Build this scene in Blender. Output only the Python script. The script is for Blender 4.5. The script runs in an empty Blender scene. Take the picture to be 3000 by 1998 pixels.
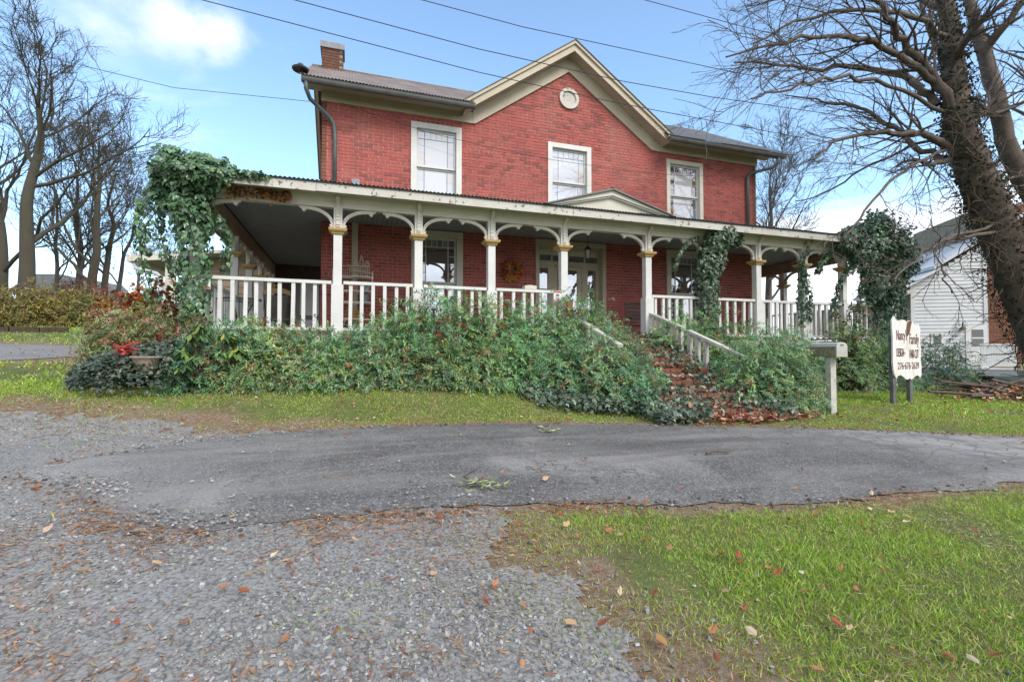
import bpy, math, random
import numpy as np
from mathutils import Vector, Matrix
random.seed(11); RNG = np.random.default_rng(11)
scene = bpy.context.scene
COL = scene.collection
R = math.radians

# ------------------------------------------------------------------ camera
FPX, YAW, HOR, CZ = 1436.0, R(18.2), 41.0, 1.2
PITCH = math.atan(HOR / FPX)
cam_d = bpy.data.cameras.new('camera'); cam = bpy.data.objects.new('camera', cam_d); COL.objects.link(cam)
cam.location = (0, 0, CZ); cam.rotation_euler = (R(90) + PITCH, 0, -YAW)
cam_d.sensor_width = 36; cam_d.lens = 36 * FPX / 3000; cam_d.clip_start = .05; cam_d.clip_end = 2000
scene.camera = cam
# ------------------------------------------------------------------ sky, sun, exposure
SUN_EL, SUN_AZ = R(42), R(158)          # azimuth clockwise from +Y: high behind the camera, a little to the right
world = bpy.data.worlds.new('World'); scene.world = world; world.use_nodes = True
wn = world.node_tree; wn.nodes.clear(); WL = wn.links.new
def W(t, **k):
    n = wn.nodes.new(t)
    for a, b in k.items(): setattr(n, a, b)
    return n
wout = W('ShaderNodeOutputWorld'); bg = W('ShaderNodeBackground'); bg.inputs['Strength'].default_value = .15
sky = W('ShaderNodeTexSky', sky_type='NISHITA', sun_disc=False, sun_elevation=SUN_EL, sun_rotation=SUN_AZ, air_density=1.0, dust_density=.8, ozone_density=1.6, altitude=300)
tc = W('ShaderNodeTexCoord'); sep = W('ShaderNodeSeparateXYZ'); WL(tc.outputs['Generated'], sep.inputs[0])
def wm(op, a, b=None, c=None, clamp=False):
    n = W('ShaderNodeMath', operation=op, use_clamp=clamp)
    for i, v in enumerate((a, b, c)):
        if v is None: continue
        if isinstance(v, (int, float)): n.inputs[i].default_value = v
        else: WL(v, n.inputs[i])
    return n.outputs[0]
def wmr(v, a, b, c=0., d=1., smooth=True):
    n = W('ShaderNodeMapRange', interpolation_type='SMOOTHSTEP' if smooth else 'LINEAR')
    WL(v, n.inputs[0])
    for i, q in enumerate((a, b, c, d)): n.inputs[i + 1].default_value = q
    return n.outputs[0]
# cloud deck: direction projected on a plane overhead
zz = wm('MAXIMUM', sep.outputs[2], .0)
den = wm('ADD', zz, .22)
cx = wm('DIVIDE', sep.outputs[0], den); cy = wm('DIVIDE', sep.outputs[1], den)
comb = W('ShaderNodeCombineXYZ'); WL(cx, comb.inputs[0]); WL(cy, comb.inputs[1])
mp = W('ShaderNodeMapping'); mp.inputs['Location'].default_value = CLOUD_OFF = (3.1, 1.7, 0); mp.inputs['Scale'].default_value = (1.0, 1.25, 1)
WL(comb.outputs[0], mp.inputs[0])
nz = W('ShaderNodeTexNoise'); nz.inputs['Scale'].default_value = 1.25; nz.inputs['Detail'].default_value = 9; nz.inputs['Roughness'].default_value = .58; nz.inputs['Distortion'].default_value = .5
WL(mp.outputs[0], nz.inputs['Vector'])
# cover grows towards the horizon and towards +X
low = wmr(sep.outputs[2], .40, .02)
east = wmr(sep.outputs[0], .30, .95)
cover = wm('ADD', wm('MULTIPLY', low, wm('ADD', wm('MULTIPLY', east, .46), .10)), wm('MULTIPLY', east, .10))
south = wmr(sep.outputs[1], .25, -.35)
cover = wm('ADD', cover, wm('ADD', wm('MULTIPLY', south, .34), wm('MULTIPLY', wmr(sep.outputs[2], .62, .92), .16)))
# one fair-weather cloud high over the left
def dirpx(px, py):
    v = Vector(((px - 1500) / FPX, -(py - 999) / FPX, -1)); v.rotate(cam.rotation_euler.to_matrix()); return v.normalized()
def blob(px, py, rad):
    n = W('ShaderNodeVectorMath', operation='DISTANCE'); WL(tc.outputs['Generated'], n.inputs[0]); n.inputs[1].default_value = dirpx(px, py)
    return wmr(n.outputs['Value'], rad, rad * .15)
bl = wm('MAXIMUM', blob(290, 0, .17), wm('MAXIMUM', blob(450, 65, .12), wm('MULTIPLY', blob(150, -80, .2), 1.0)))
bl = wm('MAXIMUM', bl, wm('MULTIPLY', blob(600, 80, .09), .7))
cover = wm('ADD', cover, wm('MULTIPLY', bl, .235))
cl = wmr(wm('ADD', nz.outputs['Fac'], cover), .62, .86)
nz2 = W('ShaderNodeTexNoise'); nz2.inputs['Scale'].default_value = 2.6; nz2.inputs['Detail'].default_value = 5; WL(mp.outputs[0], nz2.inputs['Vector'])
ccol = W('ShaderNodeMix', data_type='RGBA'); WL(wmr(nz2.outputs['Fac'], .35, .68), ccol.inputs[0]); ccol.inputs[6].default_value = (3.5, 3.6, 3.85, 1); ccol.inputs[7].default_value = (4.55, 4.6, 4.7, 1)
mixs = W('ShaderNodeMix', data_type='RGBA'); WL(wm('MULTIPLY', cl, .95), mixs.inputs[0]); WL(ccol.outputs[2], mixs.inputs[7])
tint = W('ShaderNodeMix', data_type='RGBA', blend_type='MULTIPLY'); tint.inputs[0].default_value = 1; WL(sky.outputs[0], tint.inputs[6]); tint.inputs[7].default_value = (.93, .985, .95, 1)
WL(tint.outputs[2], mixs.inputs[6])
WL(mixs.outputs[2], bg.inputs[0]); WL(bg.outputs[0], wout.inputs[0])
sd = bpy.data.lights.new('sun', 'SUN'); sd.energy = 1.15; sd.angle = R(25); sd.color = (1, .955, .89)
sun = bpy.data.objects.new('sun', sd); COL.objects.link(sun)
sv = Vector((math.sin(SUN_AZ) * math.cos(SUN_EL), math.cos(SUN_AZ) * math.cos(SUN_EL), math.sin(SUN_EL)))
sun.rotation_euler = (-sv).to_track_quat('-Z', 'Y').to_euler(); sun.location = sv * 60
vs = scene.view_settings; vs.view_transform = 'Standard'; vs.look = 'None'; vs.exposure = 1.33; vs.gamma = 1
scene.cycles.use_adaptive_sampling = True; scene.cycles.use_denoising = True
scene.cycles.max_bounces = 6; scene.cycles.diffuse_bounces = 4; scene.cycles.glossy_bounces = 3; scene.cycles.transparent_max_bounces = 6
scene.cycles.caustics_reflective = False; scene.cycles.caustics_refractive = False

# ------------------------------------------------------------------ where a photo pixel lies in the yard
_f = np.array([math.sin(YAW) * math.cos(PITCH), math.cos(YAW) * math.cos(PITCH), math.sin(PITCH)])
_r = np.array([math.cos(YAW), -math.sin(YAW), 0]); _u = np.cross(_r, _f); _c = np.array([0, 0, CZ])
def ray(px, py): return _f + _r * (px - 1500) / FPX - _u * (py - 999) / FPX
def PY(px, py, Y): v = ray(px, py); return _c + v * (Y / v[1])
def PZ(px, py, z): return _c + ray(px, py) * z            # z = depth along the lens axis
def ss(a, b, x):
    t = np.clip((np.asarray(x, float) - a) / (b - a), 0, 1); return t * t * (3 - 2 * t)
def TZ(X, Y):
    X = np.asarray(X, float); Y = np.asarray(Y, float)
    left = ss(6.5, 2.0, X); yy = np.clip(Y - 1, 0, 70)
    z = .06 * yy * left + .05 * np.clip(Y - 1, 0, 6.5) * (1 - left)
    z = z + .30 * ss(6.2, 7.9, Y) * ss(4.6, 2.4, X)
    z = z + .055 * np.clip(Y - 10, 0, 60) * ss(3, -4, X)
    z = z - .42 * ss(10, 19, X) * ss(6, 12, Y)
    z = z + .012 * np.sin(X * 1.7 + 1.3 * Y) * np.cos(Y * 1.3 - .6 * X)
    return z
_T = np.concatenate([np.arange(.6, 16, .01), np.arange(16, 140, .06)])
def G(px, py):
    p = _c + ray(px, py) * _T[:, None]; k = np.argmax(p[:, 2] < TZ(p[:, 0], p[:, 1]))
    return p[k] if k else p[-1]

# ------------------------------------------------------------------ materials
MATS = {}
def nt(name):
    m = bpy.data.materials.new(name); m.use_nodes = True; t = m.node_tree; b = t.nodes['Principled BSDF']; MATS[name] = m
    return m, t, b
def setp(b, **k):
    for a, v in k.items(): b.inputs[a].default_value = v
def nd(t, typ, **k):
    n = t.nodes.new(typ)
    for a, v in k.items(): setattr(n, a, v)
    return n
def noise(t, scale, detail=4, rough=.55, vec=None, dist=0):
    n = nd(t, 'ShaderNodeTexNoise'); n.inputs['Scale'].default_value = scale; n.inputs['Detail'].default_value = detail; n.inputs['Roughness'].default_value = rough; n.inputs['Distortion'].default_value = dist
    if vec is None: vec = nd(t, 'ShaderNodeNewGeometry').outputs['Position']
    t.links.new(vec, n.inputs['Vector']); return n.outputs['Fac']
def ramp(t, v, stops):
    n = nd(t, 'ShaderNodeValToRGB'); e = n.color_ramp.elements
    while len(e) < len(stops): e.new(.5)
    for q, (p, c) in zip(e, stops): q.position = p; q.color = tuple(c) + (1,) if len(c) == 3 else c
    t.links.new(v, n.inputs[0]); return n.outputs[0]
def mixc(t, fac, a, b, blend='MIX'):
    n = nd(t, 'ShaderNodeMix', data_type='RGBA', blend_type=blend)
    for i, v in ((0, fac), (6, a), (7, b)):
        if isinstance(v, (int, float)): n.inputs[i].default_value = v
        elif isinstance(v, tuple): n.inputs[i].default_value = v + (1,) if len(v) == 3 else v
        else: t.links.new(v, n.inputs[i])
    return n.outputs[2]
def mrange(t, v, a, b, c=0., d=1.):
    n = nd(t, 'ShaderNodeMapRange'); t.links.new(v, n.inputs[0])
    for i, q in enumerate((a, b, c, d)): n.inputs[i + 1].default_value = q
    return n.outputs[0]
def mth(t, op, a, b=None):
    n = nd(t, 'ShaderNodeMath', operation=op)
    for i, v in enumerate((a, b)):
        if v is None: continue
        if isinstance(v, (int, float)): n.inputs[i].default_value = v
        else: t.links.new(v, n.inputs[i])
    return n.outputs[0]
def bump(t, b, h, strength=.4, dist=.01):
    n = nd(t, 'ShaderNodeBump'); n.inputs['Strength'].default_value = strength; n.inputs['Distance'].default_value = dist
    t.links.new(h, n.inputs['Height']); t.links.new(n.outputs[0], b.inputs['Normal'])
def pm(name, c1, c2, scale=6, rough=.7, bmp=.25, lo=.35, hi=.65, metallic=0., wear=None, wscale=14, wlo=.60, whi=.66, bscale=None, bdist=.006):
    """two-tone noise colour, optional chips of a third colour, fine relief"""
    m, t, b = nt(name); setp(b, Roughness=rough, Metallic=metallic)
    c = ramp(t, noise(t, scale), [(lo, c1), (hi, c2)])
    if wear: c = mixc(t, mrange(t, noise(t, wscale, 5, .6), wlo, whi), c, wear)
    t.links.new(c, b.inputs['Base Color'])
    if bmp: bump(t, b, noise(t, bscale or scale * 6, 4), bmp, bdist)
    return m
def isl(t, add=True):
    """a random number for each loose piece, different for each object too"""
    v = nd(t, 'ShaderNodeNewGeometry').outputs['Random Per Island']
    return mth(t, 'FRACT', mth(t, 'ADD', v, nd(t, 'ShaderNodeObjectInfo').outputs['Random']))

def brick_mat(name, stops, paint=None, stain=.5):
    m, t, b = nt(name); setp(b, Roughness=.82)
    c = ramp(t, isl(t), stops)
    n1 = noise(t, .9, 4, .6)
    if paint: c = mixc(t, mrange(t, n1, .50, .66, 0, .85), c, paint)
    c = mixc(t, mrange(t, noise(t, 23, 5, .65), .35, .75, 0, stain), c, tuple(x * .55 for x in stops[0][1]))
    mps = nd(t, 'ShaderNodeMapping'); mps.inputs['Scale'].default_value = (2.6, 2.6, .35); t.links.new(nd(t, 'ShaderNodeNewGeometry').outputs['Position'], mps.inputs[0])
    c = mixc(t, mrange(t, noise(t, 1.0, 6, .62, mps.outputs[0]), .50, .74, 0, .55), c, tuple(x * .5 + .02 for x in stops[1][1])); c = mixc(t, mrange(t, noise(t, .55, 5, .6), .54, .74, 0, .38), c, (.46, .20, .17))
    c = mixc(t, mrange(t, noise(t, 60, 3, .6), .66, .74, 0, .55), c, (.55, .33, .29))
    t.links.new(c, b.inputs['Base Color']); bump(t, b, noise(t, 55, 4), .35, .006); return m
brick_mat('red brick', [(0, (0.302, 0.076, 0.064)), (.2, (0.392, 0.093, 0.078)), (.5, (0.437, 0.104, 0.088)), (.74, (0.426, 0.117, 0.095)), (.80, (0.202, 0.063, 0.055)), (.92, (0.258, 0.076, 0.064)), (1, (0.336, 0.104, 0.085))], (0.426, 0.098, 0.084), .4)
brick_mat('old brick', [(0, (.16, .062, .034)), (.4, (.22, .085, .045)), (.75, (.185, .066, .04)), (1, (.26, .11, .06))], None, .6)
pm('mortar painted', (.58, .32, .275), (.47, .17, .15), 1.0, .9, .4, .50, .66, bscale=60)
brick_mat('chimney brick', [(0, (.10, .042, .026)), (.4, (.15, .06, .035)), (.75, (.12, .046, .03)), (1, (.18, .08, .045))], None, .6)
pm('mortar old', (.30, .26, .21), (.22, .19, .15), 5, .95, .3)
CREAM = (.66, .62, .52)
pm('cream paint', (.61, .58, .505), (.55, .515, .435), 3.2, .55, .15, wear=(.20, .17, .13), wscale=9, wlo=.70, whi=.74)
pm('white paint', (.63, .63, .615), (.57, .565, .54), 4, .5, .15, wear=(.30, .27, .22), wscale=16, wlo=.69, whi=.72)
pm('peeling paint', (.54, .525, .485), (.49, .46, .405), 3, .6, .3, wear=(.12, .10, .085), wscale=11, wlo=.595, whi=.63)
pm('tan paint', (.475, .42, .325), (.42, .365, .275), 2.6, .6, .12, wear=(.22, .19, .14), wscale=10, wlo=.70, whi=.74)
pm('beam paint', (.40, .33, .245), (.33, .27, .20), 2.6, .65, .12)
pm('gold paint', (.48, .32, .13), (.40, .265, .10), 9, .55, .15, wear=(.60, .52, .38), wscale=20, wlo=.66, whi=.70)
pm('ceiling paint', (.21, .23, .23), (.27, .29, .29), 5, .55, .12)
pm('porch floor paint', (.36, .36, .34), (.28, .28, .26), 5, .6, .1)
pm('dark skirt', (.07, .055, .045), (.12, .09, .07), 6, .9, .2)
pm('gutter metal', (.055, .058, .056), (.085, .088, .08), 4, .5, .1)
pm('spout metal', (.10, .14, .14), (.06, .075, .075), 3, .5, .1)
m, t, b = nt('roof metal'); setp(b, Roughness=.6, Metallic=.1)  # rusty tin, its paler tone has the sky's reflection mixed into the colour
c = ramp(t, noise(t, 1.6, 5, .6), [(.35, (.255, .225, .20)), (.5, (.20, .16, .135)), (.66, (.19, .115, .085))])
c = mixc(t, mrange(t, noise(t, 18, 4), .58, .72), c, (.17, .095, .07)); t.links.new(c, b.inputs['Base Color'])
m, t, b = nt('roof metal dark'); setp(b, Roughness=.55, Metallic=.3)
t.links.new(ramp(t, noise(t, 2.2, 5, .6), [(.35, (.125, .125, .13)), (.65, (.175, .17, .17))]), b.inputs['Base Color'])
pm('lead cap', (.17, .18, .195), (.25, .255, .265), 9, .6, .2)
pm('siding paint', (.56, .57, .59), (.49, .50, .52), 2.2, .65, .2, wear=(.30, .28, .25), wscale=15, wlo=.68, whi=.73)
pm('brown siding', (.30, .235, .16), (.22, .165, .11), 3, .8, .2)
pm('dark interior', (.012, .012, .013), (.02, .02, .02), 3, .9, 0)
pm('grey door paint', (.23, .225, .22), (.19, .185, .18), 3, .5, .05)
pm('dark wood', (.022, .009, .008), (.045, .018, .015), 9, .55, .2)
pm('wicker white', (.72, .68, .60), (.55, .48, .38), 18, .7, .2)
pm('iron', (.03, .03, .032), (.06, .05, .045), 10, .5, .1)
pm('grey post', (.075, .08, .078), (.12, .125, .12), 6, .8, .3, bscale=30)
pm('weathered wood', (.42, .40, .36), (.55, .53, .48), 8, .85, .35, wear=(.16, .15, .09), wscale=9, wlo=.60, whi=.70)
pm('mailbox metal', (.46, .46, .44), (.39, .38, .35), 6, .5, .1)
m, t, b = nt('mailbox moss'); setp(b, Roughness=.9)
c = ramp(t, noise(t, 60, 5, .7), [(.32, (.03, .035, .022)), (.5, (.17, .155, .085)), (.66, (.40, .36, .28))]); t.links.new(c, b.inputs['Base Color']); bump(t, b, noise(t, 90, 4), .6, .01)
m, t, b = nt('sign board'); setp(b, Roughness=.65)
mpn = nd(t, 'ShaderNodeMapping'); mpn.inputs['Scale'].default_value = (1, 1, .25); t.links.new(nd(t, 'ShaderNodeNewGeometry').outputs['Position'], mpn.inputs[0])
c = ramp(t, noise(t, 7, 5, .6, mpn.outputs[0]), [(.3, (.62, .61, .60)), (.55, (.68, .67, .65)), (.70, (.50, .42, .33))]); t.links.new(c, b.inputs['Base Color'])
pm('sign letter', (.10, .022, .018), (.17, .05, .035), 20, .7, 0)
pm('sign wound', (.16, .065, .03), (.09, .04, .02), 12, .8, .3)
pm('black ink', (.02, .02, .022), (.035, .035, .04), 10, .6, 0)
pm('red ink', (.50, .06, .08), (.58, .16, .18), 20, .6, 0)
pm('orange paint', (.70, .30, .12), (.62, .22, .08), 10, .6, 0)
pm('card white', (.72, .73, .76), (.66, .67, .70), 8, .5, 0)
pm('terracotta', (.36, .13, .07), (.28, .10, .055), 10, .8, .15)
pm('concrete', (.34, .27, .21), (.22, .185, .15), 9, .9, .35, wear=(.12, .13, .08), wscale=12, wlo=.58, whi=.68)
pm('timber', (.045, .032, .022), (.075, .052, .036), 7, .9, .4)
pm('far roof', (.12, .125, .13), (.16, .165, .17), 4, .8, 0)
pm('block teal', (.045, .065, .068), (.065, .09, .09), 3, .9, .2)
pm('block cream', (.30, .255, .17), (.24, .20, .13), 3, .9, .2)
pm('blue board', (.16, .18, .21), (.20, .22, .25), 4, .6, .1)
pm('lamp amber', (.75, .45, .2), (.8, .5, .25), 4, .3, 0)
pm('plastic green', (.05, .16, .14), (.06, .20, .17), 5, .5, 0)
pm('pot floral', (.45, .08, .10), (.6, .3, .32), 45, .5, 0)
pm('pot speckle', (.04, .07, .10), (.35, .40, .42), 70, .5, 0)
pm('basket', (.27, .16, .05), (.18, .10, .03), 30, .8, .3)
pm('cushion', (.17, .155, .14), (.13, .12, .11), 12, .9, .1)
pm('wire cable', (.018, .018, .02), (.03, .03, .03), 4, .6, 0)
pm('vent tin', (.35, .38, .42), (.12, .14, .17), 40, .4, .1)
# glass: dark room behind, strong reflection of sky and porch
def glass(name, col, refl=.42, tr=.0):
    m, t, b = nt(name); setp(b, Roughness=.5); b.inputs['Base Color'].default_value = col + (1,)
    g = nd(t, 'ShaderNodeBsdfGlossy'); g.inputs['Roughness'].default_value = .02; g.inputs['Color'].default_value = (.9, .93, 1, 1)
    n = nd(t, 'ShaderNodeBump'); n.inputs['Strength'].default_value = .06; n.inputs['Distance'].default_value = .02; t.links.new(noise(t, 2.5, 2), n.inputs['Height']); t.links.new(n.outputs[0], g.inputs['Normal'])
    mx = nd(t, 'ShaderNodeMixShader'); mx.inputs[0].default_value = refl
    t.links.new(b.outputs[0], mx.inputs[1]); t.links.new(g.outputs[0], mx.inputs[2]); t.links.new(mx.outputs[0], t.nodes['Material Output'].inputs[0]); return m
glass('pane dim', (.06, .06, .065), .06)
glass('pane dark', (.012, .013, .017), .55)
glass('pane blind', (.46, .465, .49), .22)
glass('pane amber', (.16, .095, .035), .35); glass('pane blue', (.10, .15, .26), .35); glass('pane rose', (.22, .11, .10), .35); glass('pane grey', (.17, .19, .24), .35); glass('pane plum', (.05, .03, .05), .30); glass('pane rust', (.22, .05, .02), .12)
glass('pane soft amber', (.42, .39, .345), .25); glass('pane soft blue', (.355, .38, .45), .25); glass('pane soft rose', (.42, .375, .37), .25); glass('pane soft grey', (.41, .415, .445), .25)
m, t, b = nt('lantern glass'); setp(b, Roughness=.1); b.inputs['Base Color'].default_value = (.8, .8, .78, 1); b.inputs['Transmission Weight'].default_value = .6
# foliage: leaf colour comes from the colour attribute of each leaf
def leafm(name, rough=.5, trans=.25, spec=.4):
    m, t, b = nt(name); setp(b, Roughness=rough); b.inputs['Specular IOR Level'].default_value = spec
    a = nd(t, 'ShaderNodeAttribute', attribute_name='col'); t.links.new(a.outputs['Color'], b.inputs['Base Color'])
    if trans:
        tr = nd(t, 'ShaderNodeBsdfTranslucent'); t.links.new(a.outputs['Color'], tr.inputs[0]); mx = nd(t, 'ShaderNodeMixShader'); mx.inputs[0].default_value = trans
        t.links.new(b.outputs[0], mx.inputs[1]); t.links.new(tr.outputs[0], mx.inputs[2]); t.links.new(mx.outputs[0], t.nodes['Material Output'].inputs[0])
    return m
leafm('leaves', .40, .25, .5); leafm('ivy leaves', .32, .15, .6); leafm('dry leaves', .8, .15, .2); leafm('stone chips', .85, 0, .3)
pm('bark', (.078, .061, .050), (.125, .10, .083), 7, .95, .6, bscale=28, bdist=.03)
pm('bark far', (.065, .054, .048), (.10, .086, .076), 5, .95, .2)
pm('bark mossy', (.066, .054, .043), (.068, .066, .042), 3, .95, .5, bscale=25, bdist=.03)
pm('stem brown', (.10, .065, .04), (.07, .05, .03), 8, .9, .1)

# ------------------------------------------------------------------ mesh helpers
def _link(name, me, mat, parent=None, loc=None):
    o = bpy.data.objects.new(name, me); COL.objects.link(o)
    if mat and not me.materials: me.materials.append(MATS[mat])
    if parent is not None:
        o.parent = parent
        if loc is None and parent.type == 'EMPTY': loc = -Vector(parent.location) if not parent.get('_local') else (0, 0, 0)
    if loc is not None: o.location = loc
    return o
def fast(name, V, F, mat, parent=None, smooth=False, col=None, loc=None, kind=None):
    """V (n,3), F (m,k) arrays -> one mesh object; col = colour for each vertex"""
    V = np.ascontiguousarray(V, np.float32); F = np.ascontiguousarray(F, np.int32); k = F.shape[1]
    me = bpy.data.meshes.new(name); me.vertices.add(len(V)); me.vertices.foreach_set('co', V.ravel())
    me.loops.add(F.size); me.loops.foreach_set('vertex_index', F.ravel())
    me.polygons.add(len(F)); me.polygons.foreach_set('loop_start', np.arange(0, F.size, k, dtype=np.int32)); me.polygons.foreach_set('loop_total', np.full(len(F), k, np.int32))
    me.polygons.foreach_set('use_smooth', np.full(len(F), bool(smooth)))
    me.update(calc_edges=True)
    if col is not None:
        a = me.color_attributes.new('col', 'FLOAT_COLOR', 'POINT'); c = np.ones((len(V), 4), np.float32); c[:, :3] = col; a.data.foreach_set('color', c.ravel())
    o = _link(name, me, mat, parent, loc)
    if kind: o['kind'] = kind
    return o
class MB:
    def __init__(s): s.v = []; s.f = []
    def add(s, vs, fs):
        n = len(s.v); s.v += [tuple(map(float, q)) for q in vs]; s.f += [tuple(i + n for i in q) for q in fs]; return s
    def box(s, x0, x1, y0, y1, z0, z1):
        return s.add([(x0, y0, z0), (x1, y0, z0), (x1, y1, z0), (x0, y1, z0), (x0, y0, z1), (x1, y0, z1), (x1, y1, z1), (x0, y1, z1)],
                     [(0, 3, 2, 1), (4, 5, 6, 7), (0, 1, 5, 4), (1, 2, 6, 5), (2, 3, 7, 6), (3, 0, 4, 7)])
    def beam(s, a, b, w, h, up=(0, 0, 1)):
        a = Vector(a); b = Vector(b); d = (b - a).normalized(); sd = d.cross(Vector(up))
        if sd.length < 1e-4: sd = d.cross(Vector((1, 0, 0)))
        sd.normalize(); u = sd.cross(d).normalized(); sd *= w / 2; u *= h / 2
        return s.add([a - sd - u, a + sd - u, a + sd + u, a - sd + u, b - sd - u, b + sd - u, b + sd + u, b - sd + u],
                     [(0, 1, 2, 3), (7, 6, 5, 4), (0, 4, 5, 1), (1, 5, 6, 2), (2, 6, 7, 3), (3, 7, 4, 0)])
    def tube(s, pts, rad, n=8, cap=True):
        pts = [Vector(p) for p in pts]; K = len(pts)
        if not hasattr(rad, '__len__'): rad = [rad] * K
        vs = []; fs = []; ref = None
        for i, p in enumerate(pts):
            d = (pts[min(i + 1, K - 1)] - pts[max(i - 1, 0)]).normalized()
            if ref is None: ref = d.orthogonal().normalized()
            ref = (ref - d * ref.dot(d)).normalized(); bi = d.cross(ref)
            for j in range(n):
                a = 2 * math.pi * j / n; vs.append(p + (ref * math.cos(a) + bi * math.sin(a)) * rad[i])
        for i in range(K - 1):
            for j in range(n): fs.append((i * n + j, i * n + (j + 1) % n, (i + 1) * n + (j + 1) % n, (i + 1) * n + j))
        if cap: fs.append(tuple(range(n - 1, -1, -1))); fs.append(tuple((K - 1) * n + j for j in range(n)))
        return s.add(vs, fs)
    def prism(s, poly, y0, y1, axis='y'):
        """polygon in the XZ plane (or YZ for axis x, XY for axis z) pushed through"""
        m = {'y': lambda p, q: (p[0], q, p[1]), 'x': lambda p, q: (q, p[0], p[1]), 'z': lambda p, q: (p[0], p[1], q)}[axis]; n = len(poly)
        return s.add([m(p, y0) for p in poly] + [m(p, y1) for p in poly], [tuple(range(n)), tuple(range(2 * n - 1, n - 1, -1))] + [(i, i + n, (i + 1) % n + n, (i + 1) % n) for i in range(n)])
    def lathe(s, prof, c=(0, 0, 0), n=16):
        vs = [(c[0] + r * math.cos(2 * math.pi * j / n), c[1] + r * math.sin(2 * math.pi * j / n), c[2] + z) for r, z in prof for j in range(n)]
        fs = [(i * n + j, i * n + (j + 1) % n, (i + 1) * n + (j + 1) % n, (i + 1) * n + j) for i in range(len(prof) - 1) for j in range(n)]
        return s.add(vs, fs + [tuple(range(n - 1, -1, -1)), tuple((len(prof) - 1) * n + j for j in range(n))])
    def xf(s, M):
        s.v = [tuple(M @ Vector(q)) for q in s.v]; return s
    def build(s, name, mat, parent=None, smooth=False, loc=None):
        me = bpy.data.meshes.new(name); me.from_pydata(s.v, [], s.f); me.update()
        if smooth: me.polygons.foreach_set('use_smooth', [True] * len(me.polygons))
        return _link(name, me, mat, parent, loc)
def tag(o, label, cat, group=None):
    o['label'] = label; o['category'] = cat
    if group: o['group'] = group
    return o
def thing(name, label, cat, loc=(0, 0, 0), rz=0., group=None, local=False, scale=None):
    o = bpy.data.objects.new(name, None); COL.objects.link(o); o.location = loc; o.rotation_euler = (0, 0, rz); o.empty_display_size = .2
    if local: o['_local'] = 1
    if scale: o.scale = (scale,) * 3
    return tag(o, label, cat, group)
def struct(o): o['kind'] = 'structure'; return o
def copy_tree(o, parent=None):
    c = o.copy(); COL.objects.link(c); c.parent = parent
    for ch in list(o.children): copy_tree(ch, c)
    return c
def inst(name, src, parent, loc, rot=None, scale=None):
    """another object on the mesh of src"""
    o = bpy.data.objects.new(name, src.data if hasattr(src, 'data') else src); COL.objects.link(o); o.parent = parent; o.location = loc
    if rot is not None: o.rotation_euler = rot
    if scale is not None: o.scale = scale
    return o
# ---- batches of leaves, blades, chips
def unit(a): return a / np.maximum(np.linalg.norm(a, axis=-1, keepdims=True), 1e-9)
SHAPES = {
 'lance': (np.array([(0, 0, 0), (.42, .5, -.12), (1, 0, -.1), (.42, -.5, -.12)]), np.array([(0, 1, 2, 3)])),
 'ivy': (np.array([(0, 0, 0), (-.08, .42, -.06), (.30, .50, -.10), (.52, .30, -.04), (1, 0, -.14), (.52, -.30, -.04), (.30, -.50, -.10), (-.08, -.42, -.06)]), np.array([(0, 1, 2, 3), (0, 3, 4, 5), (0, 5, 6, 7)])),
 'oval': (np.array([(0, 0, 0), (.25, .36, -.07), (.65, .48, -.10), (1, 0, -.22), (.65, -.48, -.10), (.25, -.36, -.07), (.5, 0, .02)]), np.array([(0, 1, 2, 6), (6, 2, 3, 4), (0, 6, 4, 5)])),
 'curl': (np.array([(0, 0, 0), (.3, .5, .22), (.75, .40, .12), (1, .05, .30), (.72, -.42, .18), (.25, -.45, .05)]), np.array([(0, 1, 2, 3), (0, 3, 4, 5)])),
}
def leaves(P, D, N, L, Wd, shape='lance'):
    """P base, D along, N up: (n,3); L, Wd (n,) -> V, F"""
    T, TF = SHAPES[shape]; D = unit(D); S = unit(np.cross(N, D)); U = np.cross(D, S)
    V = P[:, None] + D[:, None] * (T[:, 0] * 1)[None, :, None] * L[:, None, None] + S[:, None] * T[:, 1][None, :, None] * Wd[:, None, None] + U[:, None] * T[:, 2][None, :, None] * L[:, None, None]
    F = (np.arange(len(P)) * len(T))[:, None, None] + TF[None]
    return V.reshape(-1, 3), F.reshape(-1, TF.shape[1]), len(T)
def pick(n, cols, w=None):
    cols = np.array(cols, float); i = RNG.choice(len(cols), n, p=None if w is None else np.array(w) / np.sum(w))
    return cols[i] * RNG.uniform(.8, 1.2, (n, 1)) * RNG.uniform(.93, 1.07, (n, 3))
def rdir(n):
    return unit(RNG.normal(size=(n, 3)))
class Batch:
    def __init__(s): s.V = []; s.F = []; s.C = []; s.n = 0
    def add(s, V, F, C):
        s.V.append(V); s.F.append(F + s.n); s.C.append(C); s.n += len(V)
    def leaf(s, P, D, N, L, Wd, C, shape='lance'):
        V, F, k = leaves(P, D, N, L, Wd, shape); s.add(V, F, np.repeat(C, k, 0))
    def build(s, name, mat, parent=None, loc=None, kind=None):
        return fast(name, np.concatenate(s.V), np.concatenate(s.F), mat, parent, False, np.concatenate(s.C), loc, kind)
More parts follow.
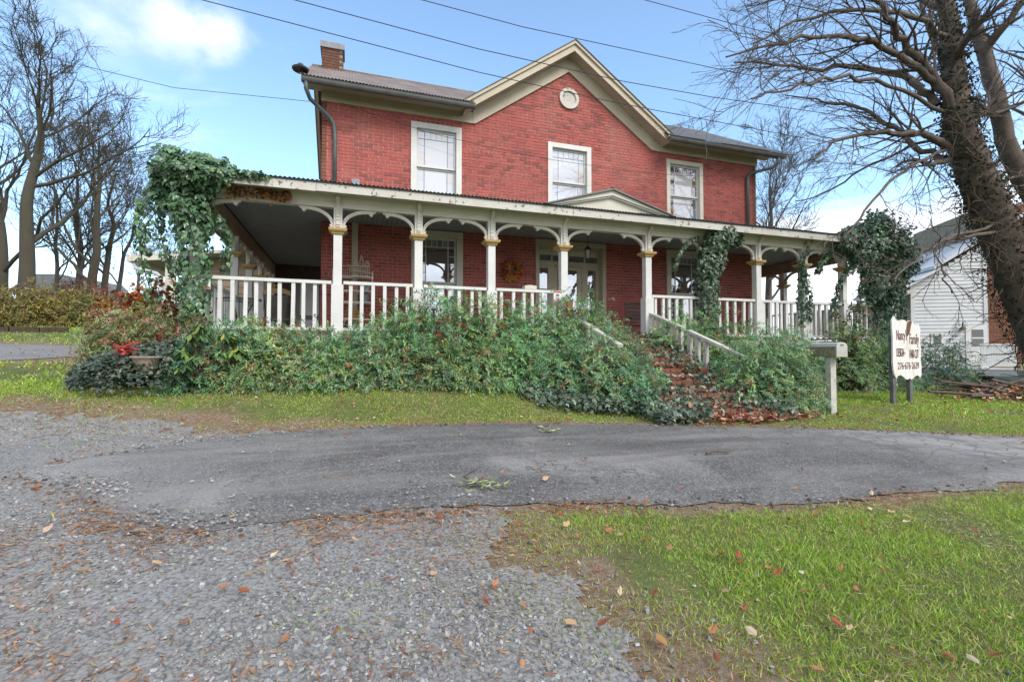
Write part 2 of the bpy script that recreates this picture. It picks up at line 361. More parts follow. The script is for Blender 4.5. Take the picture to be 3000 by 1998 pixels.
def tubes(P, Rd, n=4):
    """P (B,K,3), Rd (B,K) -> V,F of tapered tubes"""
    B, K, _ = P.shape; T = np.empty_like(P); T[:, 1:-1] = P[:, 2:] - P[:, :-2]; T[:, 0] = P[:, 1] - P[:, 0]; T[:, -1] = P[:, -1] - P[:, -2]; T = unit(T)
    ref = np.where(np.abs(T[..., 2:3]) < .9, np.array([0, 0, 1.]), np.array([1., 0, 0])); A = unit(np.cross(T, ref)); Bn = np.cross(T, A)
    a = 2 * np.pi * np.arange(n) / n
    V = P[:, :, None] + (A[:, :, None] * np.cos(a)[None, None, :, None] + Bn[:, :, None] * np.sin(a)[None, None, :, None]) * Rd[:, :, None, None]
    i = np.arange(B)[:, None, None] * K * n + np.arange(K - 1)[None, :, None] * n + np.arange(n)[None, None]; j = np.arange(B)[:, None, None] * K * n + np.arange(K - 1)[None, :, None] * n + ((np.arange(n) + 1) % n)[None, None]
    return V.reshape(-1, 3), np.stack([i, j, j + n, i + n], -1).reshape(-1, 4)
def vnoise(X, Y, s, seed=0):
    """smooth value noise in the plane, 0..1"""
    r = np.random.default_rng(seed).random((64, 64)); x = np.asarray(X) * s; y = np.asarray(Y) * s; xi = np.floor(x).astype(int); yi = np.floor(y).astype(int); fx = x - xi; fy = y - yi
    fx = fx * fx * (3 - 2 * fx); fy = fy * fy * (3 - 2 * fy); g = lambda a, b: r[a % 64, b % 64]
    return (g(xi, yi) * (1 - fx) + g(xi + 1, yi) * fx) * (1 - fy) + (g(xi, yi + 1) * (1 - fx) + g(xi + 1, yi + 1) * fx) * fy
def fbm(X, Y, s, seed=0): return .55 * vnoise(X, Y, s, seed) + .3 * vnoise(X, Y, s * 2.1, seed + 1) + .15 * vnoise(X, Y, s * 4.3, seed + 2)
def sdist(X, Y, poly):
    """signed distance to a closed polygon in plan, negative inside"""
    p = np.array(poly)[:, :2]; q = np.roll(p, -1, 0); X = np.asarray(X, float); Y = np.asarray(Y, float); dm = np.full(X.shape, 1e9); ins = np.zeros(X.shape, bool)
    for (ax, ay), (bx, by) in zip(p, q):
        ex, ey = bx - ax, by - ay; t = np.clip(((X - ax) * ex + (Y - ay) * ey) / (ex * ex + ey * ey + 1e-12), 0, 1)
        dm = np.minimum(dm, np.hypot(X - ax - t * ex, Y - ay - t * ey)); c = ((ay > Y) != (by > Y)) & (X < ex * (Y - ay) / (ey if abs(ey) > 1e-9 else 1e-9) + ax); ins ^= c
    return np.where(ins, -dm, dm)
def resample(pl, n):
    p = np.array(pl, float)[:, :2]; s = np.r_[0, np.cumsum(np.hypot(*np.diff(p, axis=0).T))]; t = np.linspace(0, s[-1], n)
    return np.c_[np.interp(t, s, p[:, 0]), np.interp(t, s, p[:, 1])]

# ------------------------------------------------------------------ ground, drive, gravel
far_px = [(40, 1392), (250, 1345), (445, 1312), (668, 1283), (950, 1262), (1200, 1250), (1500, 1243), (1900, 1247), (2230, 1255), (2550, 1263), (2800, 1275), (3000, 1283), (3350, 1300)]
near_px = [(60, 1400), (242, 1445), (330, 1530), (573, 1572), (732, 1540), (890, 1530), (1083, 1512), (1275, 1500), (1530, 1488), (1780, 1480), (2100, 1478), (2290, 1485), (2480, 1472), (2610, 1453), (2800, 1432), (3000, 1415), (3350, 1395)]
FAR = [G(*q) for q in far_px]; NEAR = [G(*q) for q in near_px]
DRIVE = [q[:2] for q in FAR] + [q[:2] for q in NEAR[::-1]]
grav_px = [(-500, 1160), (0, 1200), (190, 1213), (420, 1243), (714, 1262), (968, 1266), (1300, 1330), (1275, 1490), (1440, 1497), (1504, 1567), (1466, 1644), (1568, 1720), (1644, 1810), (1848, 1912), (1988, 1998), (2250, 2200), (2250, 2600), (-900, 2600), (-900, 1300)]
GRAV = [G(*q)[:2] for q in grav_px]
lane_px = [(-300, 1004), (0, 1010), (150, 1013), (290, 1018), (300, 1040), (150, 1050), (0, 1058), (-300, 1072)]
LANE = [G(*q)[:2] for q in lane_px]
xs = np.r_[-420, -300, -200, -140, -100, -75, -55, -42, -32, -26, -22, -19, np.arange(-17, 17, .14), 17.5, 19, 21, 24, 28, 33, 40, 50, 65, 90, 130, 190, 270, 380]
ys = np.r_[-60, -30, -15, -8, -4, -2, -1, np.arange(0, 13, .12), np.arange(13, 40, 1.), 45, 52, 62, 80, 110, 160, 230, 330, 480]
GX, GY = np.meshgrid(xs, ys); nx, ny = len(xs), len(ys)
V = np.stack([GX, GY, TZ(GX, GY)], -1).reshape(-1, 3); idx = np.arange(nx * ny).reshape(ny, nx)
F = np.stack([idx[:-1, :-1], idx[:-1, 1:], idx[1:, 1:], idx[1:, :-1]], -1).reshape(-1, 4)
ground = struct(fast('ground', V, F, None, None, True))
sd_d = sdist(V[:, 0], V[:, 1], DRIVE); sd_g = sdist(V[:, 0], V[:, 1], GRAV); sd_l = sdist(V[:, 0], V[:, 1], LANE)
needle = np.clip(1 - sd_d / .35, 0, 1) * (sd_d > -.3) + .8 * np.exp(-(sd_g / .55) ** 2) + .9 * np.clip(1 - np.abs(sd_l) / 1.6, 0, 1)
needle = np.clip(needle * (.5 + fbm(V[:, 0], V[:, 1], .9, 5)), 0, 1)
at = ground.data.attributes.new('needle', 'FLOAT', 'POINT'); at.data.foreach_set('value', needle.astype(np.float32))
m, t, b = nt('lawn'); setp(b, Roughness=.95)
gA = ramp(t, noise(t, 2.2, 6, .65), [(.30, (.17, .13, .055)), (.46, (.10, .13, .028)), (.60, (.13, .17, .036)), (.74, (.22, .17, .085))])
gA = mixc(t, mrange(t, noise(t, 1.1, 5, .65), .52, .66, 0, .75), gA, (.24, .17, .09)); gA = mixc(t, mrange(t, noise(t, 40, 4, .7), .35, .7, 0, .6), gA, (.07, .08, .025))
gN = ramp(t, noise(t, 26, 6, .75), [(.25, (.10, .06, .035)), (.45, (.20, .12, .065)), (.6, (.24, .20, .16)), (.75, (.33, .22, .12))])
an = nd(t, 'ShaderNodeAttribute', attribute_name='needle'); nf = mrange(t, mth(t, 'ADD', an.outputs['Fac'], mth(t, 'MULTIPLY', noise(t, 3.2, 5), .8)), .62, .88)
t.links.new(mixc(t, nf, gA, gN), b.inputs['Base Color']); bump(t, b, noise(t, 50, 5, .7), .8, .03)
ground.data.materials.append(m)
# gravel lot: cells of a fine grid
gx = np.arange(-11, 4.2, .05); gy = np.arange(.2, 8.2, .05); QX, QY = np.meshgrid(gx, gy)
mask = sdist(QX + .025, QY + .025, GRAV) + .5 * (fbm(QX, QY, 1.6, 9) - .5) + .35 * (vnoise(QX, QY, 5, 19) - .5) < -.02
ids = np.arange(QX.size).reshape(QX.shape); keep = mask[:-1, :-1]
F = np.stack([ids[:-1, :-1], ids[:-1, 1:], ids[1:, 1:], ids[1:, :-1]], -1)[keep].reshape(-1, 4)
V = np.stack([QX, QY, TZ(QX, QY) + .006], -1).reshape(-1, 3); us = np.unique(F); rm = np.full(len(V), -1); rm[us] = np.arange(len(us))
m, t, b = nt('gravel bed'); setp(b, Roughness=.9)
vo = nd(t, 'ShaderNodeTexVoronoi'); vo.inputs['Scale'].default_value = 55; t.links.new(nd(t, 'ShaderNodeNewGeometry').outputs['Position'], vo.inputs['Vector'])
c = ramp(t, noise(t, 1.3, 5, .6), [(.35, (.16, .157, .155)), (.55, (.22, .217, .213)), (.72, (.19, .17, .145))])
sg = nd(t, 'ShaderNodeSeparateColor'); t.links.new(vo.outputs['Color'], sg.inputs[0]); c = mixc(t, mrange(t, sg.outputs[0], 0, 1, 0, .55), c, (.31, .30, .29)); c = mixc(t, mrange(t, vo.outputs['Distance'], .40, .85, 0, .8), c, (.085, .078, .07))
t.links.new(c, b.inputs['Base Color']); bump(t, b, vo.outputs['Distance'], -.7, .02)
struct(fast('gravel_lot', V[us], rm[F], 'gravel bed', None, True))
# asphalt drive
n1, n2 = 240, 46; A = resample(FAR, n1); B_ = resample(NEAR, n1)
A[:, 1] += .14 * (vnoise(A[:, 0], A[:, 1], 3, 3) - .5) + .05 * (vnoise(A[:, 0], A[:, 1], 9, 4) - .5); B_[:, 1] += .16 * (vnoise(B_[:, 0], B_[:, 1], 2.4, 6) - .5) + .12 * (vnoise(B_[:, 0], B_[:, 1], 7, 7) - .5)
tt = np.linspace(0, 1, n2)[None, :, None]; P2 = A[:, None] * (1 - tt) + B_[:, None] * tt
e = np.minimum(tt[..., 0], 1 - tt[..., 0]) * 2.6; Z = TZ(P2[..., 0], P2[..., 1]) + .010 + .012 * np.clip(e / .25, 0, 1) + .008 * (vnoise(P2[..., 0], P2[..., 1], 1.1, 8) - .5)
V = np.concatenate([P2, Z[..., None]], -1).reshape(-1, 3); ids = np.arange(n1 * n2).reshape(n1, n2)
F = np.stack([ids[:-1, :-1], ids[:-1, 1:], ids[1:, 1:], ids[1:, :-1]], -1).reshape(-1, 4)
m, t, b = nt('asphalt'); setp(b, Roughness=.82)
c = ramp(t, noise(t, .75, 6, .62, dist=.6), [(.33, (.066, .062, .061)), (.48, (.094, .089, .087)), (.58, (.13, .124, .12)), (.70, (.235, .222, .212))])
vo = nd(t, 'ShaderNodeTexVoronoi'); vo.inputs['Scale'].default_value = 85; t.links.new(nd(t, 'ShaderNodeNewGeometry').outputs['Position'], vo.inputs['Vector'])
sg = nd(t, 'ShaderNodeSeparateColor'); t.links.new(vo.outputs['Color'], sg.inputs[0])
c = mixc(t, mrange(t, sg.outputs[0], .62, 1, 0, .75), c, (.30, .29, .28)); c = mixc(t, mrange(t, sg.outputs[1], .75, 1, 0, .7), c, (.035, .033, .033))
c = mixc(t, mrange(t, noise(t, 2.3, 4, .6), .62, .74, 0, .55), c, (.16, .115, .08))
gp = nd(t, 'ShaderNodeSeparateXYZ'); t.links.new(nd(t, 'ShaderNodeNewGeometry').outputs['Position'], gp.inputs[0])
# old cracked, dusty surface at the right end and gravel dust at the left end
wr = mrange(t, mth(t, 'ADD', gp.outputs[0], mth(t, 'MULTIPLY', noise(t, 1.1, 5), 3)), 6.3, 8.2)
vc = nd(t, 'ShaderNodeTexVoronoi', feature='DISTANCE_TO_EDGE'); vc.inputs['Scale'].default_value = 4.5; t.links.new(nd(t, 'ShaderNodeNewGeometry').outputs['Position'], vc.inputs['Vector'])
old = mixc(t, mrange(t, vc.outputs['Distance'], .0, .05), (.07, .063, .05), (.29, .28, .27)); old = mixc(t, mrange(t, noise(t, 3, 4), .5, .66), old, (.14, .135, .135))
c = mixc(t, mth(t, 'MULTIPLY', wr, .8), c, old)
wl = mrange(t, mth(t, 'ADD', gp.outputs[0], mth(t, 'MULTIPLY', noise(t, 1.3, 5), 2.5)), 1.2, -1.5)
c = mixc(t, mth(t, 'MULTIPLY', wl, .75), c, mixc(t, sg.outputs[2], (.17, .165, .155), (.36, .35, .335)))
mpd = nd(t, 'ShaderNodeMapping'); mpd.inputs['Rotation'].default_value = (0, 0, .12); mpd.inputs['Scale'].default_value = (.22, 1.5, 1); t.links.new(nd(t, 'ShaderNodeNewGeometry').outputs['Position'], mpd.inputs[0])
c = mixc(t, mrange(t, noise(t, 1.6, 5, .6, mpd.outputs[0]), .52, .70, 0, .55), c, (.24, .228, .217)); c = mixc(t, mrange(t, noise(t, 2.1, 5, .6, mpd.outputs[0]), .48, .30, 0, .6), c, (.062, .058, .056))
vk = nd(t, 'ShaderNodeTexVoronoi', feature='DISTANCE_TO_EDGE'); vk.inputs['Scale'].default_value = .9; wv = nd(t, 'ShaderNodeVectorMath', operation='ADD'); nv = nd(t, 'ShaderNodeTexNoise'); nv.inputs['Scale'].default_value = 3; nv.inputs['Detail'].default_value = 5; gq = nd(t, 'ShaderNodeNewGeometry').outputs['Position']; t.links.new(gq, nv.inputs['Vector']); t.links.new(gq, wv.inputs[0]); t.links.new(nv.outputs['Color'], wv.inputs[1]); t.links.new(wv.outputs[0], vk.inputs['Vector'])
c = mixc(t, mth(t, 'MULTIPLY', mrange(t, vk.outputs['Distance'], .012, .0), mrange(t, noise(t, .8, 3), .5, .6)), c, (.04, .036, .03))
t.links.new(c, b.inputs['Base Color']); bump(t, b, vo.outputs['Distance'], -.6, .012)
struct(fast('driveway', V, F, 'asphalt', None, True))
# gravel lane beyond the left lawn
L1 = resample([G(*q) for q in lane_px[:4]], 60); L2 = resample([G(*q) for q in lane_px[:3:-1]], 60); tt = np.linspace(0, 1, 10)[None, :, None]; P2 = L1[:, None] * (1 - tt) + L2[:, None] * tt
V = np.concatenate([P2, (TZ(P2[..., 0], P2[..., 1]) + .012)[..., None]], -1).reshape(-1, 3); ids = np.arange(600).reshape(60, 10)
struct(fast('gravel_lane', V, np.stack([ids[:-1, :-1], ids[:-1, 1:], ids[1:, 1:], ids[1:, :-1]], -1).reshape(-1, 4), 'gravel bed', None, True))

# ------------------------------------------------------------------ the brick house
WY, WX0, WX1 = 11.4, -.635, 11.33
house = thing('brick_house', 'two storey red painted brick house with a central front gable and tin roof', 'house', (5.35, 11.4, .3))
HL = Vector(house.location)
APX, APZ = 5.28, 8.72
def gable_top(x): return np.where((x > 2.7) & (x < 7.86), APZ - .70 * np.abs(x - APX), 6.95)
WIN2 = [(1.28, 2.475), (4.70, 5.915), (8.23, 9.432)]; WIN1 = [(1.305, 2.513), (8.208, 9.41)]
DOOR = (4.36, 6.33)
OPEN = [(a + .05, b - .05, 4.70, 6.56) for a, b in WIN2] + [(a + .05, b - .05, 1.80, 4.05) for a, b in WIN1] + [(DOOR[0] + .05, DOOR[1] - .05, 1.54, 4.06)]
def core_cells(mb, x0, x1, z0, z1, y0, y1, opens):
    X = sorted({x0, x1} | {v for o in opens for v in o[:2]}); Zs = sorted({z0, z1} | {v for o in opens for v in o[2:]})
    for a, b in zip(X, X[1:]):
        for c, d in zip(Zs, Zs[1:]):
            if not any(o[0] < (a + b) / 2 < o[1] and o[2] < (c + d) / 2 < o[3] for o in opens): mb.box(a, b, y0, y1, c, d)
mb = MB(); core_cells(mb, WX0 + .006, WX1 - .006, -.3, 6.9, WY + .009, WY + .28, OPEN)
mb.prism([(2.72, 6.9), (7.84, 6.9), (APX, 6.9 + .7 * 2.56)], WY + .009, WY + .28)
front = mb.build('front_wall', 'mortar painted', house)
mb = MB(); mb.box(WX0 + .006, WX0 + .28, WY + .28, 16.6, -.3, 6.9); mb.prism([(WY + .1, 6.9), (16.6, 6.9), (14, 8.6)], WX0 + .006, WX0 + .25, 'x'); mb.build('side_wall', 'mortar painted', house)
mb = MB(); mb.box(WX1 - .28, WX1 - .006, WY + .28, 16.6, -.3, 6.9); mb.prism([(WY + .1, 6.9), (16.6, 6.9), (14, 8.6)], WX1 - .25, WX1 - .006, 'x'); mb.build('side_wall', 'mortar painted', house)
MB().box(WX0 + .28, WX1 - .28, 16.4, 16.6, -.3, 6.9).build('rear_wall', 'mortar painted', house)
mb = MB(); mb.box(WX0 + .28, WX1 - .28, WY + .9, WY + .95, 1.2, 6.8).build('room_dark', 'dark interior', house)
CO, BL, BH = .0755, .218, .0635
def lay(x0, x1, z0, z1, opens, top=None, jit=.012):
    out = []; k = 0; z = z0
    while z + BH <= z1 + 1e-6:
        hd = (k % 7 == 6); l = .100 if hd else BL - .013; x = x0 - (0 if k % 2 == 0 else (l + .013) * .5); zc = z + BH / 2
        while x < x1:
            a, b = max(x, x0), min(x + l, x1)
            segs = [(a, b)]
            for o in opens:
                if o[2] < zc < o[3]:
                    ns = []
                    for p, q in segs:
                        if q <= o[0] or p >= o[1]: ns.append((p, q)); continue
                        if p < o[0]: ns.append((p, o[0] - .004))
                        if q > o[1]: ns.append((o[1] + .004, q))
                    segs = ns
            for p, q in segs:
                if q - p > .03 and (top is None or float(top((p + q) / 2)) > z + BH * .6): out.append((p, q, z, z + BH))
            x += l + .013
        z += CO; k += 1
    return out
bricks = lay(WX0, WX1, .9, 8.7, OPEN, gable_top)
vis = [q for q in bricks if q[2] > 5.02 and q[1] - q[0] > .2 and (q[2] < 6.7 or q[0] > 2.9)]; vis.sort(key=lambda q: q[0]); solo = set(vis[:300])
bm_ = MB().box(-.1025, .1025, 0, .03, -BH / 2, BH / 2).build('brick', 'red brick', house, loc=(0, 0, 0)); first = True
for q in vis[:300]:
    p = Vector(((q[0] + q[1]) / 2, WY + random.uniform(-.003, .002), (q[2] + q[3]) / 2)) - HL; rt = (random.uniform(-.01, .01), random.uniform(-.008, .008), random.uniform(-.012, .012)); sc = ((q[1] - q[0]) / .205, 1, 1)
    if first: bm_.location = p; bm_.rotation_euler = rt; bm_.scale = sc; first = False
    else: inst('brick', bm_, house, p, rt, sc)
rest = np.array([q for q in bricks if q not in solo]); n = len(rest)
def brick_arrays(q, y, dep=.03, jit=.003):
    n = len(q); V = np.empty((n, 8, 3)); yj = y + RNG.uniform(-jit, jit * .6, n)
    for i, (a, b, c) in enumerate([(0, 0, 2), (1, 0, 2), (1, 1, 2), (0, 1, 2), (0, 0, 3), (1, 0, 3), (1, 1, 3), (0, 1, 3)]):
        V[:, i, 0] = q[:, a] + RNG.uniform(-.0015, .0015, n); V[:, i, 1] = yj + (dep if b else RNG.uniform(-.0015, .0015, n)); V[:, i, 2] = q[:, c]
    Fb = np.array([(4, 5, 6, 7), (0, 3, 2, 1), (0, 1, 5, 4), (1, 2, 6, 5), (3, 0, 4, 7)]); return V.reshape(-1, 3), (np.arange(n)[:, None, None] * 8 + Fb[None]).reshape(-1, 4)
V, F = brick_arrays(rest, WY); fast('brick_courses', V, F, 'red brick', house, kind='stuff')
# unpainted quoin strips at both corners are older brick
for (a, b) in ((WX0 - .012, WX0 + .085), (WX1 - .11, WX1 + .012)):
    q = np.array([(a, b, z, z + BH) for z in np.arange(4.6, 6.8, CO)]); V, F = brick_arrays(q, WY - .006, .2); fast('corner_bricks', V, F, 'old brick', house, kind='stuff')
q = np.array(lay(WY + .01, 16.6, 1., 6.8, [])); V, F = brick_arrays(q, 0); fast('side_bricks', np.c_[WX1 - V[:, 1], V[:, 0], V[:, 2]], F[:, ::-1], 'red brick', house, kind='stuff')
fast('side_bricks', np.c_[WX0 + V[:, 1], V[:, 0], V[:, 2]], F, 'red brick', house, kind='stuff')
# frieze boards, rake, soffits
FY = WY - .045
MB().box(WX0 - .03, 2.80, FY, WY + .02, 6.77, 7.04).build('frieze_board', 'tan paint', house)
MB().box(7.77, WX1 + .03, FY, WY + .02, 6.77, 7.04).build('frieze_board', 'tan paint', house)
for s in (-1, 1):
    x1 = APX + s * 2.50
    mb = MB(); mb.prism([(APX, 8.49), (APX, 8.90), (x1 + s * .03, 7.15), (x1 + s * .03, 6.775), (x1 - s * .03, 6.775)], FY - .01, WY + .02); mb.build('rake_frieze', 'tan paint', house)
    xe = APX + s * 2.80
    mb = MB(); mb.prism([(APX, 9.02), (APX, 8.83), (xe, 8.83 - .7 * 2.80), (xe, 9.02 - .7 * 2.80)], 11.0, 11.04); mb.build('rake_fascia', 'tan paint', house)
    mb = MB(); mb.prism([(APX, 9.085), (APX, 9.0), (xe + s * .05, 9.0 - .7 * 2.85), (xe + s * .05, 9.085 - .7 * 2.85)], 10.955, 11.0); mb.build('rake_crown', 'tan paint', house)
    mb = MB(); mb.prism([(APX, 8.90), (APX, 8.86), (xe, 8.86 - .7 * 2.8), (xe, 8.90 - .7 * 2.8)], 11.04, WY + .03); mb.build('rake_soffit', 'tan paint', house)
    mb = MB(); mb.prism([(APX, 9.10), (APX, 9.085), (xe + s * .06, 9.085 - .7 * 2.86), (xe + s * .06, 9.10 - .7 * 2.86)], 10.93, 11.02); mb.build('drip_edge', 'gutter metal', house)
for (a, b, g0, g1) in ((-.98, 2.60, -1.02, 2.66), (7.96, 11.72, 7.92, 11.86)):
    MB().box(a, b, 10.9, WY + .02, 7.0, 7.03).build('eave_soffit', 'tan paint', house)
    MB().box(a, b, 10.885, 10.92, 6.90, 7.03).build('eave_fascia', 'tan paint', house)
    gy0, gz0 = 10.82, 6.93; prof = [(gy0 + .066 * math.cos(t_), gz0 + .10 * math.sin(t_)) for t_ in np.linspace(math.pi, 2 * math.pi, 9)]
    prof = [(gy0 - .076, gz0 + .02)] + prof + [(gy0 + .066, gz0 + .02)]
    MB().prism(prof, g0, g1, 'x').build('gutter', 'gutter metal', house)
# gable end rakes of the main roof
for xa, xb in ((-1.0, -.93), (11.68, 11.75)):
    mb = MB(); mb.prism([(10.9, 7.0), (14, 8.95), (14, 8.78), (10.9, 6.83)], xa, xb, 'x'); mb.prism([(17.1, 7.0), (14, 8.95), (14, 8.78), (17.1, 6.83)], xa, xb, 'x'); mb.build('end_rake', 'tan paint', house)
# corrugated roof sheets
def corr(name, u0, u1, lo, hi, fn, mat, parent, per=.07, amp=.011):
    """a sheet: u across the ribs, v from lo(u) to hi(u) up the slope; fn(u,v,h) -> point"""
    n = max(3, int((u1 - u0) / per * 6)); us_ = np.linspace(u0, u1, n); V = []
    for u in us_:
        a, b = lo(u), hi(u); h = amp * math.cos(2 * math.pi * u / per)
        for t_ in (0, .5, 1): V.append(fn(u, a + (b - a) * t_, h))
    F = [(i * 3 + j, (i + 1) * 3 + j, (i + 1) * 3 + j + 1, i * 3 + j + 1) for i in range(n - 1) for j in range(2)]
    return fast(name, np.array(V), np.array(F), mat, parent, True)
def strips(u0, u1, w=.66):
    k = max(1, round((u1 - u0) / w)); e_ = np.linspace(u0, u1, k + 1); return list(zip(e_[:-1] - .004, e_[1:] + .03))
def main_lo(x):
    d = abs(x - APX); return 10.78 if d > 2.78 else 10.78 + (2.78 - d) / 2.78 * 3.2
SL = (8.98 - 7.03) / (14 - 10.85)
for i, (a, b) in enumerate(strips(-1.06, 11.82)):
    corr('roof_sheet', a, b, main_lo, lambda x: 14.02, lambda u, v, h: (u, v, 7.03 + SL * (v - 10.85) + h + (.004 if i % 2 else 0)), 'roof metal' if a < APX else 'roof metal dark', house)  # left half paler: reflected sky put into the metal colour, rust besides
MB().prism([(14.0, 8.97), (17.2, 6.97), (17.2, 7.0), (14.0, 9.0)], -1.05, 11.8, 'x').build('rear_roof', 'roof metal dark', house)
for s in (-1, 1):
    for (a, b) in strips(10.98, 14.05):
        corr('gable_sheet', a, b, lambda y: 2.86 if y < 10.9 else max(.02, 2.86 - (y - 10.9) / 3.15 * 2.83), lambda y: 0, lambda u, v, h: (APX + s * v, u, 9.11 - .70 * v + h), 'roof metal' if s < 0 else 'roof metal dark', house)  # left gable slope takes the tin with sky reflection in its colour
MB().tube([(-1.06, 14.02, 8.995), (11.82, 14.02, 8.995)], .04, 6).build('ridge_cap', 'roof metal', house)
# chimney
ch = MB().box(-.79, -.28, 13.72, 14.22, 8.3, 9.36).build('chimney', 'mortar old', house)
for k, z in enumerate(np.arange(8.72, 9.34, .0745)):
    for j in range(3):
        a = -.80 + j * .178 - (.0 if k % 2 else .085); b = a + .168; a, b = max(a, -.80), min(b, -.27)
        if b - a > .04: MB().box(a, b, 13.705, 13.76, z, z + .064).build('brick', 'chimney brick', ch)
    for j in range(2):
        a = 13.765 + j * .235; MB().box(-.30, -.265, a, a + .22, z, z + .064).build('brick', 'chimney brick', ch)
MB().box(-.84, -.23, 13.67, 14.27, 9.36, 9.52).build('chimney_cap', 'lead cap', ch)
# round gable vent
rv = MB(); rp = [(5.29 + .27 * math.cos(a), 7.80 + .27 * math.sin(a)) for a in np.linspace(0, 2 * math.pi, 28, endpoint=False)]
n = 28; o_ = [(x, WY - .05, z) for x, z in rp]; i_ = [(5.29 + (x - 5.29) * .72, WY - .05, 7.8 + (z - 7.8) * .72) for x, z in rp]
rv.add(o_ + i_ + [(x, WY + .03, z) for x, _, z in o_] + [(x, WY + .03, z) for x, _, z in i_], [(j, (j + 1) % n, n + (j + 1) % n, n + j) for j in range(n)] + [(j, 2 * n + j, 2 * n + (j + 1) % n, (j + 1) % n) for j in range(n)] + [(n + j, n + (j + 1) % n, 3 * n + (j + 1) % n, 3 * n + j) for j in range(n)])
rv = rv.build('round_vent', 'peeling paint', house)
MB().prism([(5.29 + (x - 5.29) * .74, 7.8 + (z - 7.8) * .74) for x, z in rp], WY - .012, WY + .02).build('vent_board', 'weathered wood', rv)
# downspouts
mb = MB(); mb.tube([(-.93, 10.82, 6.86), (-.93, 10.84, 6.72), (-.86, 10.98, 6.58), (-.5, 11.28, 6.40), (-.40, 11.33, 6.28), (-.37, 11.335, 6.0), (-.37, 11.335, 4.6)], .045, 8); mb.build('downspout', 'spout metal', house, True)
mb = MB(); mb.tube([(11.60, 10.82, 6.86), (11.60, 10.84, 6.70), (11.52, 10.95, 6.60), (11.05, 11.30, 6.50), (10.98, 11.335, 6.38), (10.975, 11.335, 4.6)], .045, 8); mb.build('downspout', 'spout metal', house, True)
MB().box(-.01, .15, WY - .12, WY, 4.86, 5.09).build('wall_vent_hood', 'vent tin', house)

# ---- windows
SOFT = ['pane soft amber', 'pane soft blue', 'pane soft rose', 'pane soft grey']; DEEP = ['pane amber', 'pane plum', 'pane plum', 'pane grey']
def window(x0, x1, zt, zs, zm, cs, mode):
    mb = MB(); y0, y1 = WY - .035, WY + .10
    mb.box(x0, x0 + cs, y0, y1, zs, zt); mb.box(x1 - cs, x1, y0, y1, zs, zt); mb.box(x0 + cs, x1 - cs, y0 + .002, y1, zt - cs, zt); mb.box(x0 - .04, x1 + .04, y0 - .05, y1, zs - .06, zs - .002)
    w = mb.build('window', 'white paint' if mode == 'soft' else 'cream paint', house)
    a, b, top = x0 + cs + .004, x1 - cs - .004, zt - cs - .004; ys_ = WY + .05
    for nm, z0, z1, yy in (('upper', zm, top, ys_), ('lower', zs + .002, zm - .001, ys_ + .045)):
        f = MB(); fw = .04
        f.box(a, a + fw, yy, yy + .04, z0, z1); f.box(b - fw, b, yy, yy + .04, z0, z1); f.box(a + fw, b - fw, yy, yy + .04, z0, z0 + fw); f.box(a + fw, b - fw, yy + .001, yy + .04, z1 - fw, z1)
        ga, gb, g0, g1 = a + fw, b - fw, z0 + fw, z1 - fw; cw = (gb - ga) / (5.6 if mode != 'door' else 1); row = .17; bars = []
        yb = yy + .008; y2 = yy + .03
        up = nm == 'upper'; zc = g1 - row if up else g1
        mw = .003 if mode == 'soft' else .009
        f.box(ga + cw - mw, ga + cw + mw, yb, y2, g0, g1); f.box(gb - cw - mw, gb - cw + mw, yb, y2, g0, g1)
        if up: f.box(ga, gb, yb + .001, y2, zc - mw, zc + mw)
        f.build('sash', 'white paint', w)
        yp = yy + .022; set_ = SOFT if mode == 'soft' else DEEP
        P_ = []
        nr = 4 if up else 3
        for sx0, sx1 in ((ga, ga + cw - .009), (gb - cw + .009, gb)):
            for r_ in range(nr):
                h0 = g0 + (zc - .009 - g0) * r_ / nr; h1 = g0 + (zc - .009 - g0) * (r_ + 1) / nr; P_.append((sx0, sx1, h0 + (.001 if mode == 'soft' else .006), h1 - (.001 if mode == 'soft' else .006)))
                if r_ and mode != 'soft': MB().box(sx0, sx1, yb, y2, h0 - .006, h0 + .006).build('muntin', 'white paint', w)
            if up: P_.append((sx0, sx1, zc + .009, g1))
        if up:
            k = 4; cwid = (gb - cw - .009 - ga - cw - .009) / k
            for j in range(k):
                P_.append((ga + cw + .009 + j * cwid + (.006 if j else 0), ga + cw + .009 + (j + 1) * cwid, zc + .009, g1))
                if j and mode != 'soft': MB().box(ga + cw + .009 + j * cwid - .006, ga + cw + .009 + j * cwid + .006, yb, y2, zc + .009, g1).build('muntin', 'white paint', w)
        for p in P_:
            mt = random.choice(set_)
            if mode == 'mixed': mt = random.choice(['pane rust', 'pane plum', 'pane plum', 'pane amber', 'pane blue'])
            MB().box(p[0], p[1], yp, yp + .004, p[2], p[3]).build('pane', mt, w)
        MB().box(ga + cw + .009, gb - cw - .009, yp, yp + .004, g0, zc - .009).build('pane', {'soft': 'pane blind', 'mixed': 'pane blind'}.get(mode, 'pane dark'), w)
    return w
window(*WIN2[0], 6.62, 4.76, 5.60, .13, 'soft'); window(*WIN2[1], 6.605, 4.76, 5.62, .12, 'soft'); window(*WIN2[2], 6.61, 4.76, 5.625, .11, 'mixed')
window(*WIN1[0], 4.10, 1.85, 2.88, .15, 'dark'); window(*WIN1[1], 4.09, 1.85, 2.88, .14, 'dark')
